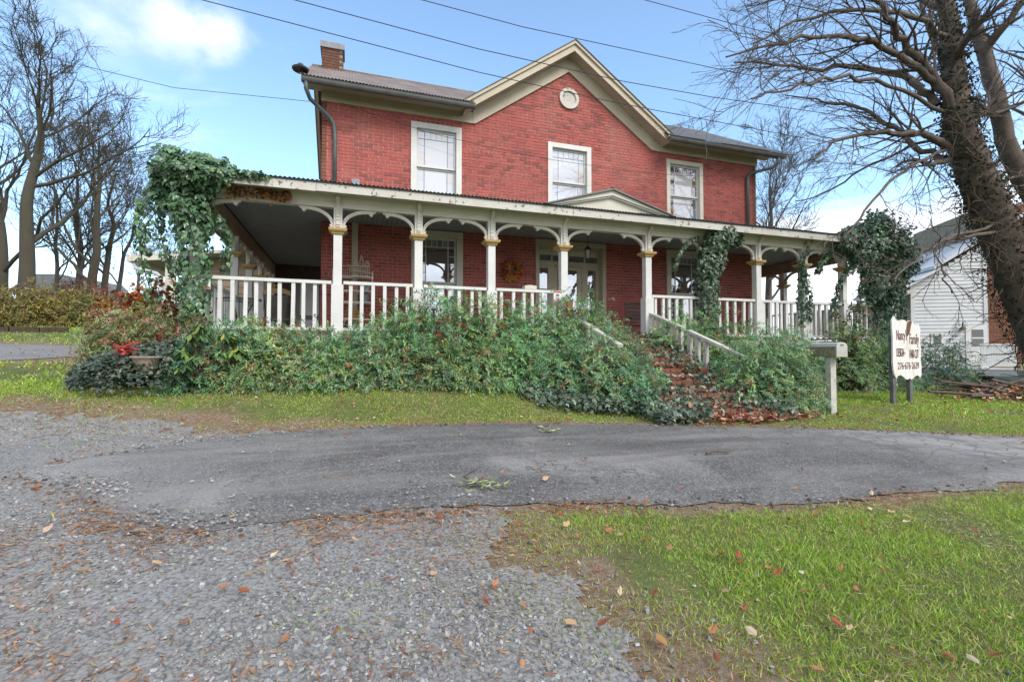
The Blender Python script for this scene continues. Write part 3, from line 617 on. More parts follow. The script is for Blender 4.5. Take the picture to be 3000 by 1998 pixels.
# ---- entrance: casing, recessed frame, transom lights, side lights, door
d0, d1 = DOOR
mb = MB(); mb.box(d0, d0 + .10, WY - .04, WY + .20, 1.54, 4.10); mb.box(d1 - .10, d1, WY - .04, WY + .20, 1.54, 4.10); mb.box(d0 + .1, d1 - .1, WY - .038, WY + .20, 4.0, 4.10)
ent = mb.build('entrance', 'tan paint', house)
mb = MB(); YD = WY + .19
mb.box(d0 + .10, d1 - .10, YD, YD + .06, 3.50, 3.62); mb.box(d0 + .10, d1 - .10, YD, YD + .06, 3.90, 4.0)
for x in (4.46, 4.87, 5.33, 5.80, 6.19): mb.box(x, x + .04, YD + .002, YD + .058, 3.62, 3.90)
for x in (4.46, 4.78, 4.86, 5.75, 5.83, 6.15): mb.box(x, x + .08, YD + .002, YD + .058, 1.54, 3.50)
for a, b in ((4.54, 4.78), (5.91, 6.15)):
    mb.box(a, b, YD + .01, YD + .05, 1.54, 2.28); mb.box(a, b, YD + .012, YD + .048, 3.42, 3.50); mb.box(a, b, YD + .012, YD + .048, 2.86, 2.895)
fr = mb.build('door_frame', 'tan paint', ent)
for a, b in ((4.50, 4.87), (4.91, 5.33), (5.37, 5.80), (5.84, 6.19)):
    MB().box(a, b, YD + .03, YD + .036, 3.62, 3.90).build('transom_light', 'pane dark', ent)
    sc = MB(); k = 6; pts = [(a, 3.90), (a, 3.79)]
    for j in range(k):
        for q in np.linspace(0, math.pi, 5): pts.append((a + (b - a) * (j + .5 - .5 * math.cos(q)) / k, 3.79 - .022 * math.sin(q)))
    pts += [(b, 3.79), (b, 3.90)]; sc.prism(pts, YD + .018, YD + .027).build('valance', 'cream paint', ent)
for a, b in ((4.54, 4.78), (5.91, 6.15)):
    MB().box(a, b, YD + .03, YD + .036, 2.28, 2.86).build('side_light', 'pane dark', ent); MB().box(a, b, YD + .03, YD + .036, 2.895, 3.42).build('side_light', 'pane dark', ent)
mb = MB(); mb.box(4.94, 5.06, YD + .03, YD + .075, 1.56, 3.49); mb.box(5.62, 5.75, YD + .03, YD + .075, 1.56, 3.49); mb.box(5.06, 5.62, YD + .032, YD + .075, 3.40, 3.49); mb.box(5.06, 5.62, YD + .032, YD + .075, 1.56, 2.12)
dr = mb.build('door', 'tan paint', ent)
MB().box(5.06, 5.62, YD + .05, YD + .056, 2.12, 3.40).build('door_glass', 'pane dark', dr)
MB().lathe([(.0, 0), (.03, .0), (.035, .03), (.0, .045)], (0, 0, 0), 10).xf(Matrix.Translation((5.69, YD + .03, 2.45)) @ Matrix.Rotation(R(90), 4, 'X')).build('door_knob', 'gold paint', dr)
# flood light on the left roof corner
fl = thing('flood_light', 'small dark flood lamp fixed at the upper left roof corner', 'lamp', (-1.02, 10.9, 7.12))
MB().tube([(-1.0, 11.0, 7.03), (-1.02, 10.95, 7.14)], .02, 6).build('arm', 'iron', fl)
MB().lathe([(.02, .10), (.05, .10), (.10, .03), (.17, .0), (.16, -.03), (.05, -.02)], (-1.05, 10.93, 7.16), 14).build('lamp_shade', 'iron', fl)

# ------------------------------------------------------------------ wrap-around porch
FLZ, PYF, PXL, PXR = 1.54, 9.2, -2.42, 13.1
porch = thing('wraparound_porch', 'cream wooden porch with gold capped posts wrapping round the brick house', 'porch', (5.3, 9.2, .6)); PL = Vector(porch.location)
# floor and skirt
mb = MB(); mb.box(PXL - .15, PXR + .15, 9.0, WY - .002, FLZ - .06, FLZ); mb.box(PXL - .15, WX0 - .002, WY, 17.5, FLZ - .06, FLZ - .001); mb.box(WX1 + .002, PXR + .15, WY, 17.0, FLZ - .06, FLZ - .001); mb.build('floor', 'porch floor paint', porch)
mb = MB(); mb.box(PXL - .10, 4.25, 9.10, 9.16, .2, FLZ - .061); mb.box(6.1, PXR + .1, 9.10, 9.16, -.2, FLZ - .061); mb.box(PXL - .10, PXL - .04, 9.16, 17.5, .2, FLZ - .061); mb.box(PXR + .04, PXR + .10, 9.16, 17, -.4, FLZ - .061); mb.build('skirting', 'dark skirt', porch)
MB().box(PXL - .16, PXR + .16, 8.97, 9.0, FLZ - .17, FLZ - .004).build('floor_fascia', 'weathered wood', porch)
# ceiling: tongue boards, front ones run front to back, wing ones run across
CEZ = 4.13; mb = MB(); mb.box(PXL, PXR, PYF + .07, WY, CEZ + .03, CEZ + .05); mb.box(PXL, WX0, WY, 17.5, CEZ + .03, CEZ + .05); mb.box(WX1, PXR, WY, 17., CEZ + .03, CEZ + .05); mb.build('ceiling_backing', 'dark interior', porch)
bw = .105
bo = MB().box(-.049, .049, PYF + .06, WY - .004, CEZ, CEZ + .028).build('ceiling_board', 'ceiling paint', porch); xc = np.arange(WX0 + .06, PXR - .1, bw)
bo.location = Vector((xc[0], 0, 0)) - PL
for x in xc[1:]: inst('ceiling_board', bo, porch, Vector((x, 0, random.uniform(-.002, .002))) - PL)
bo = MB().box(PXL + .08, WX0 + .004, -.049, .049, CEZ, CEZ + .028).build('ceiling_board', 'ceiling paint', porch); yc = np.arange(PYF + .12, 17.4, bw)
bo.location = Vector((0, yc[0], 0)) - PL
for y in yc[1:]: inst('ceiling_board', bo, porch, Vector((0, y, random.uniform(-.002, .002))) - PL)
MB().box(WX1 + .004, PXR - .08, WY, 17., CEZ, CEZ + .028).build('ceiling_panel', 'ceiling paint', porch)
# beams, soffit, fascia
MB().box(PXL - .07, PXR + .07, PYF - .07, PYF + .06, 3.80, 4.12).build('front_beam', 'cream paint', porch)
MB().box(PXL - .06, PXL + .06, PYF + .062, 17.5, 3.78, 4.118).build('side_beam', 'beam paint', porch); MB().box(PXR - .06, PXR + .06, PYF + .062, 17., 3.80, 4.118).build('side_beam', 'beam paint', porch)
MB().box(PXL - .5, PXR + .5, 8.78, PYF - .071, 3.985, 4.005).build('eave_soffit', 'tan paint', porch)
MB().prism([(PYF - .10, 3.93), (PYF - .071, 3.89), (PYF - .071, 3.984), (PYF - .13, 3.984)], PXL - .06, PXR + .06, 'x').build('bed_moulding', 'cream paint', porch)
e_ = np.linspace(PXL - .52, PXR + .52, 8)
for a, b in zip(e_[:-1], e_[1:]): MB().box(a, b - .006, 8.745, 8.779, 3.945 + random.uniform(-.006, .006), 4.095).build('fascia_board', 'peeling paint', porch)
for x, y0, y1 in ((PXL - .52, 8.78, 17.5), (PXR + .485, 8.78, 17.)): MB().box(x, x + .035, y0, y1, 3.95, 4.095).build('side_fascia', 'peeling paint', porch)
for x, xx in ((PXL - .485, PXL - .061), (PXR + .061, PXR + .485)): MB().box(x, xx, 9.13, 17., 3.986, 4.004).build('side_soffit', 'tan paint', porch)
MB().box(PXL - .55, PXR + .55, 8.735, 8.75, 4.085, 4.12).build('drip_edge', 'gutter metal', porch)
SP = (4.74 - 4.115) / (WY - 8.72)
for i, (a, b) in enumerate(strips(PXL - .56, PXR + .56)):
    hi = lambda x: min(WY - .01, 8.70 + .05 + max(.02, 1.32 * min(x - PXL + .58, PXR + .58 - x)))
    corr('porch_roof_sheet', a, b, lambda x: 8.70, hi, lambda u, v, h: (u, v, 4.118 + SP * (v - 8.72) + h + (.004 if i % 2 else 0)), 'roof metal dark', porch)
for sx, xe, xw in ((-1, PXL - .56, WX0 - .01), (1, PXR + .56, WX1 + .01)):
    for a, b in strips(8.75, 17.3):
        lo = 0; full = abs(xw - xe)
        corr('porch_roof_sheet', a, b, lambda y: 0, lambda y: min(full, max(.02, (y - 8.70) / 1.32)), lambda u, v, h: (xe - sx * v, u, 4.118 + .30 * v + h), 'roof metal dark', porch)
# posts
def post_meshes():
    sh = MB(); sh.box(-.072, .072, -.072, .072, FLZ, 3.80); sh.box(-.10, .10, -.10, .10, FLZ, 2.44)
    sh = sh.build('post', 'white paint', porch)
    cp = MB(); lv = [(.076, 3.32), (.10, 3.335), (.105, 3.355), (.145, 3.385), (.155, 3.42), (.15, 3.43)]; n = len(lv)
    vs = [(sx * r_, sy * r_, z) for r_, z in lv for sx, sy in ((-1, -1), (1, -1), (1, 1), (-1, 1))]; fs = [(i * 4 + j, i * 4 + (j + 1) % 4, (i + 1) * 4 + (j + 1) % 4, (i + 1) * 4 + j) for i in range(n - 1) for j in range(4)] + [(3, 2, 1, 0), tuple((n - 1) * 4 + j for j in range(4))]
    cp.add(vs, fs); cp = cp.build('cap', 'gold paint', sh, loc=(0, 0, 0))
    br = MB(); cx_, cz_ = .52, 3.50
    inn = [(cx_ + .40 * math.cos(a), cz_ + .245 * math.sin(a)) for a in np.linspace(math.pi, math.pi / 2, 10)]; out = [(cx_ + .455 * math.cos(a), cz_ + .305 * math.sin(a)) for a in np.linspace(math.pi / 2, math.pi * .97, 10)]
    poly = [(.072, 3.432), (.10, 3.432), (.135, 3.475), (.145, 3.50), (.118, 3.515)] + inn[1:] + [(.545, 3.715), (.565, 3.70), (.59, 3.715), (.60, 3.75), (.635, 3.765), (.66, 3.80)] + out + [(.072, 3.56)]
    br.prism(poly, -.03, .03); br = br.build('bracket', 'cream paint', sh, loc=(0, 0, 0))
    co = MB(); co.prism([(-.072, 3.44), (-.095, 3.46), (-.10, 3.55), (-.10, 3.62), (-.115, 3.64), (-.10, 3.66), (-.105, 3.82), (-.13, 3.86), (-.20, 3.91), (-.235, 3.955), (-.235, 3.984), (-.072, 3.984)], -.032, .032, 'x'); co = co.build('corbel', 'cream paint', sh, loc=(0, 0, 0))
    for z in (3.50, 3.585, 3.70, 3.77): MB().box(-.034, .034, -.112, -.09, z - .008, z + .008).build('corbel_bead', 'cream paint', sh, loc=(0, 0, 0))
    return sh, cp, br, co
sh, cp, br, co = post_meshes(); bd = [c_ for c_ in sh.children if c_.name.startswith('corbel_bead')]
def place_post(x, y, rz, sides=(1, -1), corb=True, orig=False):
    if orig: p = sh; p.location = Vector((x, y, 0)) - PL; p.rotation_euler.z = rz
    else:
        p = inst('post', sh, porch, Vector((x, y, 0)) - PL, (0, 0, rz)); inst('cap', cp, p, (0, 0, 0))
        if 1 in sides: inst('bracket', br, p, (0, 0, 0))
        if corb:
            inst('corbel', co, p, (0, 0, 0))
            for q in bd: inst('corbel_bead', q, p, (0, 0, 0))
    if -1 in sides: inst('bracket', br, p, (0, 0, 0), (0, 0, math.pi))
    return p
PX_ = [-.235, 1.18, 2.59, 4.13, 6.125, 7.65, 9.14, 10.57, 11.9]
for i, x in enumerate(PX_): place_post(x, PYF, 0, orig=(i == 0))
place_post(PXL, PYF, 0, (1,)); place_post(PXR, PYF, 0, (-1,))
for y in (12.0, 13.62, 15.3, 17.3): place_post(PXL, y, R(90), corb=False)
for y in (12.1, 14.5, 16.8): place_post(PXR, y, R(90), corb=False)
# pilaster against the wall behind the first post
mb = MB(); mb.box(.0, .13, WY - .10, WY - .03, FLZ, 4.12); pil = mb.build('wall_pilaster', 'tan paint', porch); MB().prism([(-.03, 3.0), (-.08, 3.13), (.21, 3.13), (.16, 3.0)], WY - .15, WY - .03).build('pilaster_cap', 'gold paint', pil)
# railings
bal = None
def railing(x0, x1, n, y=PYF, skip=()):
    global bal
    zt, zb = 2.51, 1.655; r_ = MB().beam((x0, y, zt - .03), (x1, y, zt - .03 + random.uniform(-.006, .006)), .10, .055).build('railing', 'white paint', porch); MB().beam((x0, y, zb), (x1, y, zb), .07, .05).build('bottom_rail', 'white paint', r_)
    for k in range(n):
        if k in skip: continue
        x = x0 + (x1 - x0) * (k + .5) / n
        if bal is None: bal = MB().box(-.030, .030, -.030, .030, 1.66, 2.46).build('baluster', 'white paint', r_, loc=(x, y, 0))
        else: inst('baluster', bal, r_, (x, y, random.uniform(-.004, .004)), (random.uniform(-.008, .008), random.uniform(-.012, .012), random.uniform(-.1, .1)))
railing(PXL + .08, PX_[0] - .1, 11)
for a, b in zip(PX_[:3], PX_[1:4]): railing(a + .1, b - .1, 6)
railing(PX_[4] + .1, PX_[5] - .1, 7); railing(PX_[5] + .1, PX_[6] - .1, 6); railing(PX_[6] + .1, PX_[7] - .1, 7); railing(PX_[7] + .1, PX_[8] - .1, 6); railing(PX_[8] + .1, PXR - .1, 5)
for X_ in (PXL, PXR):
    for y0, y1 in ((9.3, 11.9), (12.1, 13.5)):
        r_ = MB().beam((X_, y0, 2.48), (X_, y1, 2.48), .10, .055).build('railing', 'white paint', porch); MB().beam((X_, y0, 1.655), (X_, y1, 1.655), .07, .05).build('bottom_rail', 'white paint', r_)
        for k in range(int((y1 - y0) / .19)): inst('baluster', bal, r_, (X_, y0 + .1 + k * .19, 0))
# pediment over the entrance
mb = MB(); mb.prism([(3.66, 4.125), (6.36, 4.125), (5.01, 4.50)], 8.80, 8.86); ped = mb.build('pediment', 'cream paint', porch)
for s in (-1, 1):
    xe = 5.01 + s * 1.40
    MB().prism([(5.01, 4.53), (5.01, 4.43), (xe - s * .10, 4.12), (xe, 4.12)], 8.71, 8.80).build('pediment_fascia', 'cream paint', ped); MB().prism([(5.01, 4.435), (5.01, 4.40), (xe - s * .22, 4.12), (xe - s * .10, 4.12)], 8.745, 8.80).build('pediment_moulding', 'white paint', ped)
    MB().prism([(5.01, 4.565), (5.01, 4.53), (xe + s * .02, 4.12), (xe + s * .10, 4.12)], 8.66, 9.6).build('pediment_roof', 'roof metal dark', ped)
MB().box(4.98, 5.04, 8.66, 8.74, 4.555, 4.585).build('pediment_peak', 'gutter metal', ped)
MB().box(4.83, 5.62, PYF - .085, PYF - .071, 3.80, 3.925).build('beam_patch', 'cream paint', porch)
for x in (.55, 1.9, 3.3, 7.0): MB().tube([(x, 9.9, 4.13), (x, 9.9, 3.93)], .008, 5).build('swing_hook', 'vent tin', porch)
# rear room at the end of the left wing: dark board wall, grey door
mb = MB(); mb.box(PXL, WX0, 17.5, 17.6, FLZ, 4.35).build('wing_end_wall', 'dark skirt', porch)
gd = MB().box(-1.72, -.90, 17.42, 17.495, FLZ, 3.72).build('wing_door', 'grey door paint', porch)
for z0, z1 in ((1.75, 2.35), (2.5, 3.55)): MB().box(-1.6, -1.02, 17.40, 17.419, z0, z1).build('door_panel', 'card white', gd)
# ------------------------------------------------------------------ brick steps
steps = thing('brick_steps', 'overgrown brick steps littered with red leaves climbing to the porch', 'steps', (5.15, 6.2, .25)); SL_ = Vector(steps.location)
NS, TR, RS = 7, .46, (1.54 - .25) / 7; sx0, sx1 = 4.32, 6.0
nb = MB().box(-.052, .052, 0, .21, -.032, .032).build('brick', 'old brick', steps); rbk = MB().box(-.10, .10, 0, .06, -.032, .032).build('brick', 'old brick', steps); f1 = True
for k in range(NS):
    y0 = 9.0 - TR * (NS - 1 - k) - .0 - TR; y0 = 5.83 + TR * k - .05; zt = .25 + RS * (k + 1) - .012
    MB().box(sx0, sx1, y0 + .02, 9.05 if k == NS - 1 else y0 + TR + .04, -.1, zt - .07).build('step', 'mortar old', steps)
    MB().box(sx0, sx1, y0 + .22, y0 + TR + .03, zt - .069, zt - .01).build('tread', 'old brick', steps)
    for j in range(15):
        p = Vector((sx0 + .056 + j * .1125, y0 + random.uniform(-.01, .01), zt - .035 + random.uniform(-.006, .006))) - SL_
        if f1: nb.location = p; f1 = False
        else: inst('brick', nb, steps, p, (0, 0, random.uniform(-.05, .05)))
    for j in range(8):
        p = Vector((sx0 + .105 + j * .21, y0 - .012 + random.uniform(-.004, .004) + .015, zt - .115)) - SL_
        if k == 0 and j == 0: rbk.location = p
        else: inst('brick', rbk, steps, p)
for X_ in (6.16, 4.14):
    top = [(9.1, 2.08), (8.05, 1.73)]; r_ = MB().beam((X_, 9.12, 2.09), (X_, 8.02, 1.715), .10, .05).build('stair_railing', 'weathered wood', steps); MB().beam((X_, 7.86, 1.655), (X_, 6.98, 1.345), .10, .05).build('hand_rail', 'weathered wood', r_)
    (MB().beam((X_, 6.96, 1.335), (X_, 6.45, 1.15), .09, .045).build('hand_rail', 'weathered wood', r_), MB().box(X_ - .04, X_ + .04, 6.58, 6.67, .5, 1.20).build('newel', 'weathered wood', r_)) if X_ > 5 else None; MB().beam((X_, 9.1, 1.42), (X_, 7.95, 1.05), .07, .045).build('bottom_rail', 'weathered wood', r_); MB().beam((X_, 7.75, .99), (X_, 7.1, .80), .07, .045).build('bottom_rail', 'weathered wood', r_)
    for y in (9.0, 8.84, 8.66, 8.47, 8.29, 8.11, 7.84, 7.62, 7.40):
        zt = 2.09 - (9.12 - y) * .341; zb = 1.42 - (9.1 - y) * .32 - (.15 if y < 7 else 0); MB().box(X_ - .03, X_ + .03, y - .045, y + .045, zb, zt - .02).build('baluster', 'cream paint' if y > 8.2 else 'weathered wood', r_)

# ------------------------------------------------------------------ things on the porch
def rocker(label, loc, rz, scale):
    r_ = thing('rocking_chair', label, 'rocking chair', loc, rz, 'dark rocking chairs on the porch', True, scale); D_ = 'dark wood'
    for s in (-1, 1):
        MB().tube([(s * .25, -.42, .06), (s * .25, -.25, .012), (s * .25, 0, .0), (s * .25, .28, .025), (s * .25, .48, .09)], .022, 6).build('rocker_rail', D_, r_)
        MB().tube([(s * .27, -.24, .02), (s * .27, -.25, .62)], .022, 6).build('leg', D_, r_)
        MB().tube([(s * .25, .22, .02), (s * .25, .24, .45), (s * .25, .38, 1.10)], [.022, .022, .017], 6).build('leg', D_, r_)
        MB().beam((s * .28, -.32, .635), (s * .26, .27, .61), .07, .025).build('armrest', D_, r_)
        MB().tube([(s * .27, -.24, .2), (s * .25, .22, .2)], .012, 5).build('stretcher', D_, r_)
    MB().box(-.27, .27, -.27, .24, .40, .435).build('seat', D_, r_)
    for k in range(5):
        z = .56 + k * .112; y = .255 + (z - .45) * .215; p = [(-.24, z), (.24, z), (.24, z + .07), (.1, z + .085), (-.1, z + .085), (-.24, z + .07)]; MB().prism(p, y - .008, y + .008).build('back_slat', D_, r_)
    MB().tube([(-.27, -.245, .22), (.27, -.245, .22)], .013, 5).build('stretcher', D_, r_); return r_
rocker('dark wooden rocking chair beside the top of the brick steps', (6.50, 10.15, FLZ), R(-14), .86)
rocker('dark rocking chair behind the railing under the left ground floor window', (1.12, 10.75, FLZ), R(10), .80)
rocker('dark rocking chair behind the railing below the autumn wreath', (3.0, 10.75, FLZ), R(-5), .80)
# wreath
wr = thing('autumn_wreath', 'round autumn wreath of orange and red leaves on the brick wall', 'wreath', (3.715, 11.34, 3.25), 0, None, True)
MB().tube([(.16 * math.cos(a), 0, .16 * math.sin(a)) for a in np.linspace(0, 2 * math.pi, 25)], .035, 6, False).build('ring', 'stem brown', wr)
n = 420; a = RNG.uniform(0, 2 * np.pi, n); rr = .16 + RNG.normal(0, .035, n); P = np.c_[rr * np.cos(a), RNG.uniform(-.09, 0, n), rr * np.sin(a)]; b_ = Batch()
cl_ = pick(n, [(.50, .08, .03), (.62, .22, .05), (.55, .34, .08), (.24, .17, .06), (.14, .09, .04)], [5, 3, 1, 2, 3]); k = (P[:, 2] < -.1); cl_[k] = pick(k.sum(), [(.70, .30, .06), (.62, .15, .04), (.62, .42, .12)])
b_.leaf(P, unit(np.c_[np.cos(a), RNG.uniform(-.6, .1, n), np.sin(a)] + RNG.normal(0, .5, (n, 3))), unit(np.array([0, -1, .3]) + RNG.normal(0, .4, (n, 3))), RNG.uniform(.05, .10, n), RNG.uniform(.03, .05, n), cl_, 'curl'); b_.build('leaves', 'dry leaves', wr)
# hanging lantern
ln = thing('hanging_lantern', 'black glass lantern hanging from the porch ceiling before the door', 'lantern', (5.33, 10.45, 4.1), 0, None, True)
MB().tube([(0, 0, .03), (0, 0, -.30)], .008, 6).build('chain', 'iron', ln); MB().lathe([(.012, .0), (.02, -.01), (.085, -.09), (.10, -.115), (.088, -.12)][::-1], (0, 0, -.30), 8).build('lamp_hood', 'iron', ln)
MB().lathe([(.055, -.31), (.085, -.12)], (0, 0, -.30), 8).build('lamp_glass', 'lantern glass', ln); MB().lathe([(.012, -.27), (.02, -.18), (.012, -.15)], (0, 0, -.30), 8).build('bulb', 'card white', ln)
for k in range(4):
    a_ = k * math.pi / 2 + .4; MB().tube([(.058 * math.cos(a_), .058 * math.sin(a_), -.61), (.09 * math.cos(a_), .09 * math.sin(a_), -.42)], .007, 5).build('lamp_bar', 'iron', ln)
MB().lathe([(.05, -.345), (.065, -.33), (.062, -.31)], (0, 0, -.30), 8).build('lamp_base', 'iron', ln)
# warning cards
for lab, x, y in (('white warning card with red bands on the post left of the steps', 3.94, 9.06), ('white warning card with red bands by the ivy covered corner post', -2.25, 9.06)):
    w_ = thing('warning_sign', lab, 'sign', (x, y, 2.38), 0, 'warning cards on the porch', True); MB().box(-.075, .075, 0, .006, -.115, .115).build('card', 'card white', w_)
    MB().box(-.07, .07, -.003, -.001, .068, .11).build('print_band', 'red ink', w_); MB().box(-.07, .07, -.003, -.001, -.11, -.072).build('print_band', 'red ink', w_)
    MB().prism([(-.045, .02), (-.01, .035), (.0, .05), (.02, .04), (.05, .025), (.03, .0), (-.03, .005)], -.003, -.001).build('print_mark', 'black ink', w_); MB().box(-.05, .045, -.003, -.001, -.03, -.018).build('print_mark', 'black ink', w_); MB().box(-.035, .05, -.003, -.001, -.055, -.045).build('print_mark', 'black ink', w_)
def text(body, parent, w, h, c, mat, rot=(R(90), 0, 0), shear=0.):
    cu = bpy.data.curves.new('lettering', 'FONT'); cu.body = body; cu.align_x = 'CENTER'; cu.align_y = 'CENTER'; cu.shear = shear; cu.extrude = .0012; o = bpy.data.objects.new('lettering', cu); COL.objects.link(o); cu.materials.append(MATS[mat])
    bpy.context.view_layer.update(); d = o.dimensions.copy(); me = bpy.data.meshes.new_from_object(o.evaluated_get(bpy.context.evaluated_depsgraph_get())); bpy.data.objects.remove(o); o = bpy.data.objects.new('lettering', me); COL.objects.link(o); o.parent = parent; o.location = c; o.rotation_euler = rot; o.scale = (w / max(d.x, .01), h / max(d.y, .01), 1); return o
lv_ = thing('greeting_sign', 'white greeting board with a painted pumpkin fixed by the stair rail', 'sign', (4.23, 8.58, 1.92), R(-4), None, True)
MB().prism([(-.10, 0), (.13, -.07), (.13, .30), (-.13, .30), (-.13, .06)], 0, .01).build('board', 'card white', lv_); text('Love', lv_, .13, .07, (-.01, -.004, .235), 'black ink', shear=.3)
MB().prism([(.05 + .07 * math.cos(a), .10 + .055 * math.sin(a)) for a in np.linspace(0, 6.283, 14, endpoint=False)], -.004, -.001).build('painted_pumpkin', 'orange paint', lv_)
MB().prism([(-.06 + .05 * math.cos(a) * (1 + .3 * math.sin(3 * a)), .07 + .05 * math.sin(a)) for a in np.linspace(0, 6.283, 14, endpoint=False)], -.004, -.001).build('painted_flower', 'red ink', lv_)
tag(MB().prism([(0, 0), (.25, 0), (.25, .07), (.12, .085), (0, .07)], 9.15, 9.32).build('rail_box', 'cream paint', None, loc=(3.28, 0, 2.512)), 'small cream wooden box sitting on the porch rail left of the door', 'box')
nw = thing('newel_post', 'brown wooden newel post with flat cap at the head of the steps', 'post', (4.14, 8.92, FLZ), 0, None, True)
MB().box(-.055, .055, -.055, .055, 0, .74).build('shaft', 'terracotta', nw); MB().box(-.08, .08, -.08, .08, .74, .775).build('cap', 'weathered wood', nw)
# potted plant by the door
pp = thing('potted_plant', 'bushy brown plant in a terracotta pot at the top of the steps', 'plant', (4.66, 9.35, FLZ), 0, None, True)
MB().lathe([(.09, 0), (.13, .20), (.145, .20), (.145, .24), (.12, .24)], (0, 0, 0), 14).build('pot', 'terracotta', pp)
n = 900; d_ = rdir(n); d_[:, 2] = np.abs(d_[:, 2]); r_ = RNG.uniform(.05, .24, n); b_ = Batch(); b_.leaf(np.array([0, 0, .27]) + d_ * r_[:, None] * [1, 1, 1], d_ + RNG.normal(0, .4, (n, 3)), unit(RNG.normal(size=(n, 3)) + [0, 0, 1]), RNG.uniform(.04, .08, n), RNG.uniform(.012, .02, n), pick(n, [(.13, .085, .03), (.09, .075, .03), (.18, .10, .05), (.07, .09, .03)]))
b_.build('foliage', 'dry leaves', pp)
# plant rack with ornaments
rk = thing('wire_rack', 'tall white wicker and wire plant rack against the brick wall', 'rack', (.03, 11.0, FLZ), 0, None, True); Wk = 'wicker white'
for s in (-1, 1):
    for y in (-.14, .14): MB().tube([(s * .42, y, 0), (s * .38, y, .25), (s * .40, y, .5), (s * .40, y, 1.45)], .012, 5).build('upright', Wk, rk)
for z in (.42, .78, 1.02, 1.32):
    mb = MB(); mb.tube([(-.42, -.14, z), (.42, -.14, z)], .012, 5); sh_ = mb.build('shelf', Wk, rk)
    for y in (-.07, 0, .07, .14): MB().tube([(-.42, y, z), (.42, y, z)], .007, 4).build('shelf_wire', Wk, sh_)
MB().tube([(-.40, .14, 1.45), (-.25, .14, 1.57), (-.08, .14, 1.60), (.06, .14, 1.56)], .011, 5).build('top_arch', Wk, rk); MB().tube([(-.02, .14, 1.5), (.4, .14, 1.45)], .01, 5).build('top_arch', Wk, rk)
for k in range(9): MB().tube([(-.34 + k * .045, .14, 1.34), (-.34 + k * .045, .14, 1.53)], .005, 4).build('wire', Wk, rk)
bc = thing('birdcage', 'ornamental white birdcage with three pointed domes on the rack', 'birdcage', (.20, 10.96, FLZ + 1.335), 0, None, True)
for k in range(10):
    for y in (-.09, .09): MB().tube([(-.16 + k * .0355, y, 0), (-.16 + k * .0355, y, .22)], .0045, 4).build('bar', Wk, bc)
MB().box(-.165, .165, -.095, .095, -.006, .006).build('base', Wk, bc); MB().box(-.165, .165, -.095, .095, .215, .228).build('top', Wk, bc)
for x, h in ((-.11, .13), (0, .24), (.12, .13)):
    for k in range(6):
        a_ = k * math.pi / 3; MB().tube([(x + .055 * math.cos(a_), .055 * math.sin(a_), .23), (x + .05 * math.cos(a_), .05 * math.sin(a_), .23 + h * .4), (x, 0, .23 + h)], .0045, 4).build('dome_wire', Wk, bc)
tag(MB().lathe([(.06, 0), (.10, .14), (.095, .14)], (0, 0, 0), 14).build('flower_pot', 'pot floral', None, loc=(.02, 10.98, FLZ + 1.03)), 'pot with red and white floral pattern on the rack', 'pot')
tag(MB().lathe([(.07, 0), (.11, .16), (.10, .16)], (0, 0, 0), 14).build('flower_pot', 'pot speckle', None, loc=(.27, 10.98, FLZ + .79)), 'dark blue speckled pot on the middle shelf of the rack', 'pot')
bh = thing('birdhouse', 'small grey birdhouse with a round hole on the rack', 'birdhouse', (.31, 10.96, FLZ + 1.03), 0, None, True)
MB().prism([(-.055, 0), (.055, 0), (.055, .15), (0, .20), (-.055, .15)], -.05, .05).build('body', 'vent tin', bh); MB().lathe([(.016, 0), (.016, .004)], (0, 0, 0), 10).xf(Matrix.Translation((0, -.05, .10)) @ Matrix.Rotation(R(90), 4, 'X')).build('hole', 'black ink', bh)
tag(MB().lathe([(.12, 0), (.16, .18), (.14, .18), (.1, .05)], (0, 0, 0), 16).build('basket', 'basket', None, loc=(.06, 10.98, FLZ + .43)), 'woven brown basket on the lower shelf of the rack', 'basket')
tag(MB().lathe([(.10, 0), (.14, .22), (.13, .22)], (0, 0, 0), 16).build('bucket', 'plastic green', None, loc=(.12, 10.75, FLZ)), 'teal plastic bucket on the porch floor below the rack', 'bucket')
# left wing: round table and chair
tb = thing('round_table', 'small round black metal table behind the left railing', 'table', (-2.02, 10.45, FLZ), 0, None, True)
MB().lathe([(.36, .70), (.37, .705), (.37, .72), (.36, .725)], (0, 0, 0), 24).build('table_top', 'pane dark', tb); MB().tube([(.37 * math.cos(a), .37 * math.sin(a), .71) for a in np.linspace(0, 6.283, 25)], .014, 5, False).build('rim', 'iron', tb)
for k in range(3): a_ = k * 2.094 + .3; MB().tube([(.28 * math.cos(a_), .28 * math.sin(a_), 0), (.08 * math.cos(a_), .08 * math.sin(a_), .35), (.26 * math.cos(a_), .26 * math.sin(a_), .70)], .013, 5).build('leg', 'iron', tb)
ch_ = thing('dining_chair', 'chair with golden wooden top rail and grey back behind the left railing', 'chair', (-1.62, 12.3, FLZ), R(6), None, True)
MB().prism([(-.29, 1.02), (-.15, 1.07), (.15, 1.07), (.29, 1.02), (.28, 1.13), (.15, 1.18), (-.15, 1.18), (-.28, 1.13)], -.02, .02).build('top_rail', 'gold paint', ch_); MB().prism([(-.18, .5), (.18, .5), (.24, 1.03), (-.24, 1.03)], -.012, .012).build('back_panel', 'cushion', ch_); MB().box(-.25, .25, -.45, .03, .42, .49).build('seat', 'cushion', ch_)
for sx in (-1, 1):
    MB().tube([(sx * .22, .02, 0), (sx * .22, 0, .5), (sx * .27, 0, 1.05)], .014, 6).build('leg', 'iron', ch_); MB().tube([(sx * .22, -.42, 0), (sx * .22, -.42, .42)], .014, 6).build('leg', 'iron', ch_)

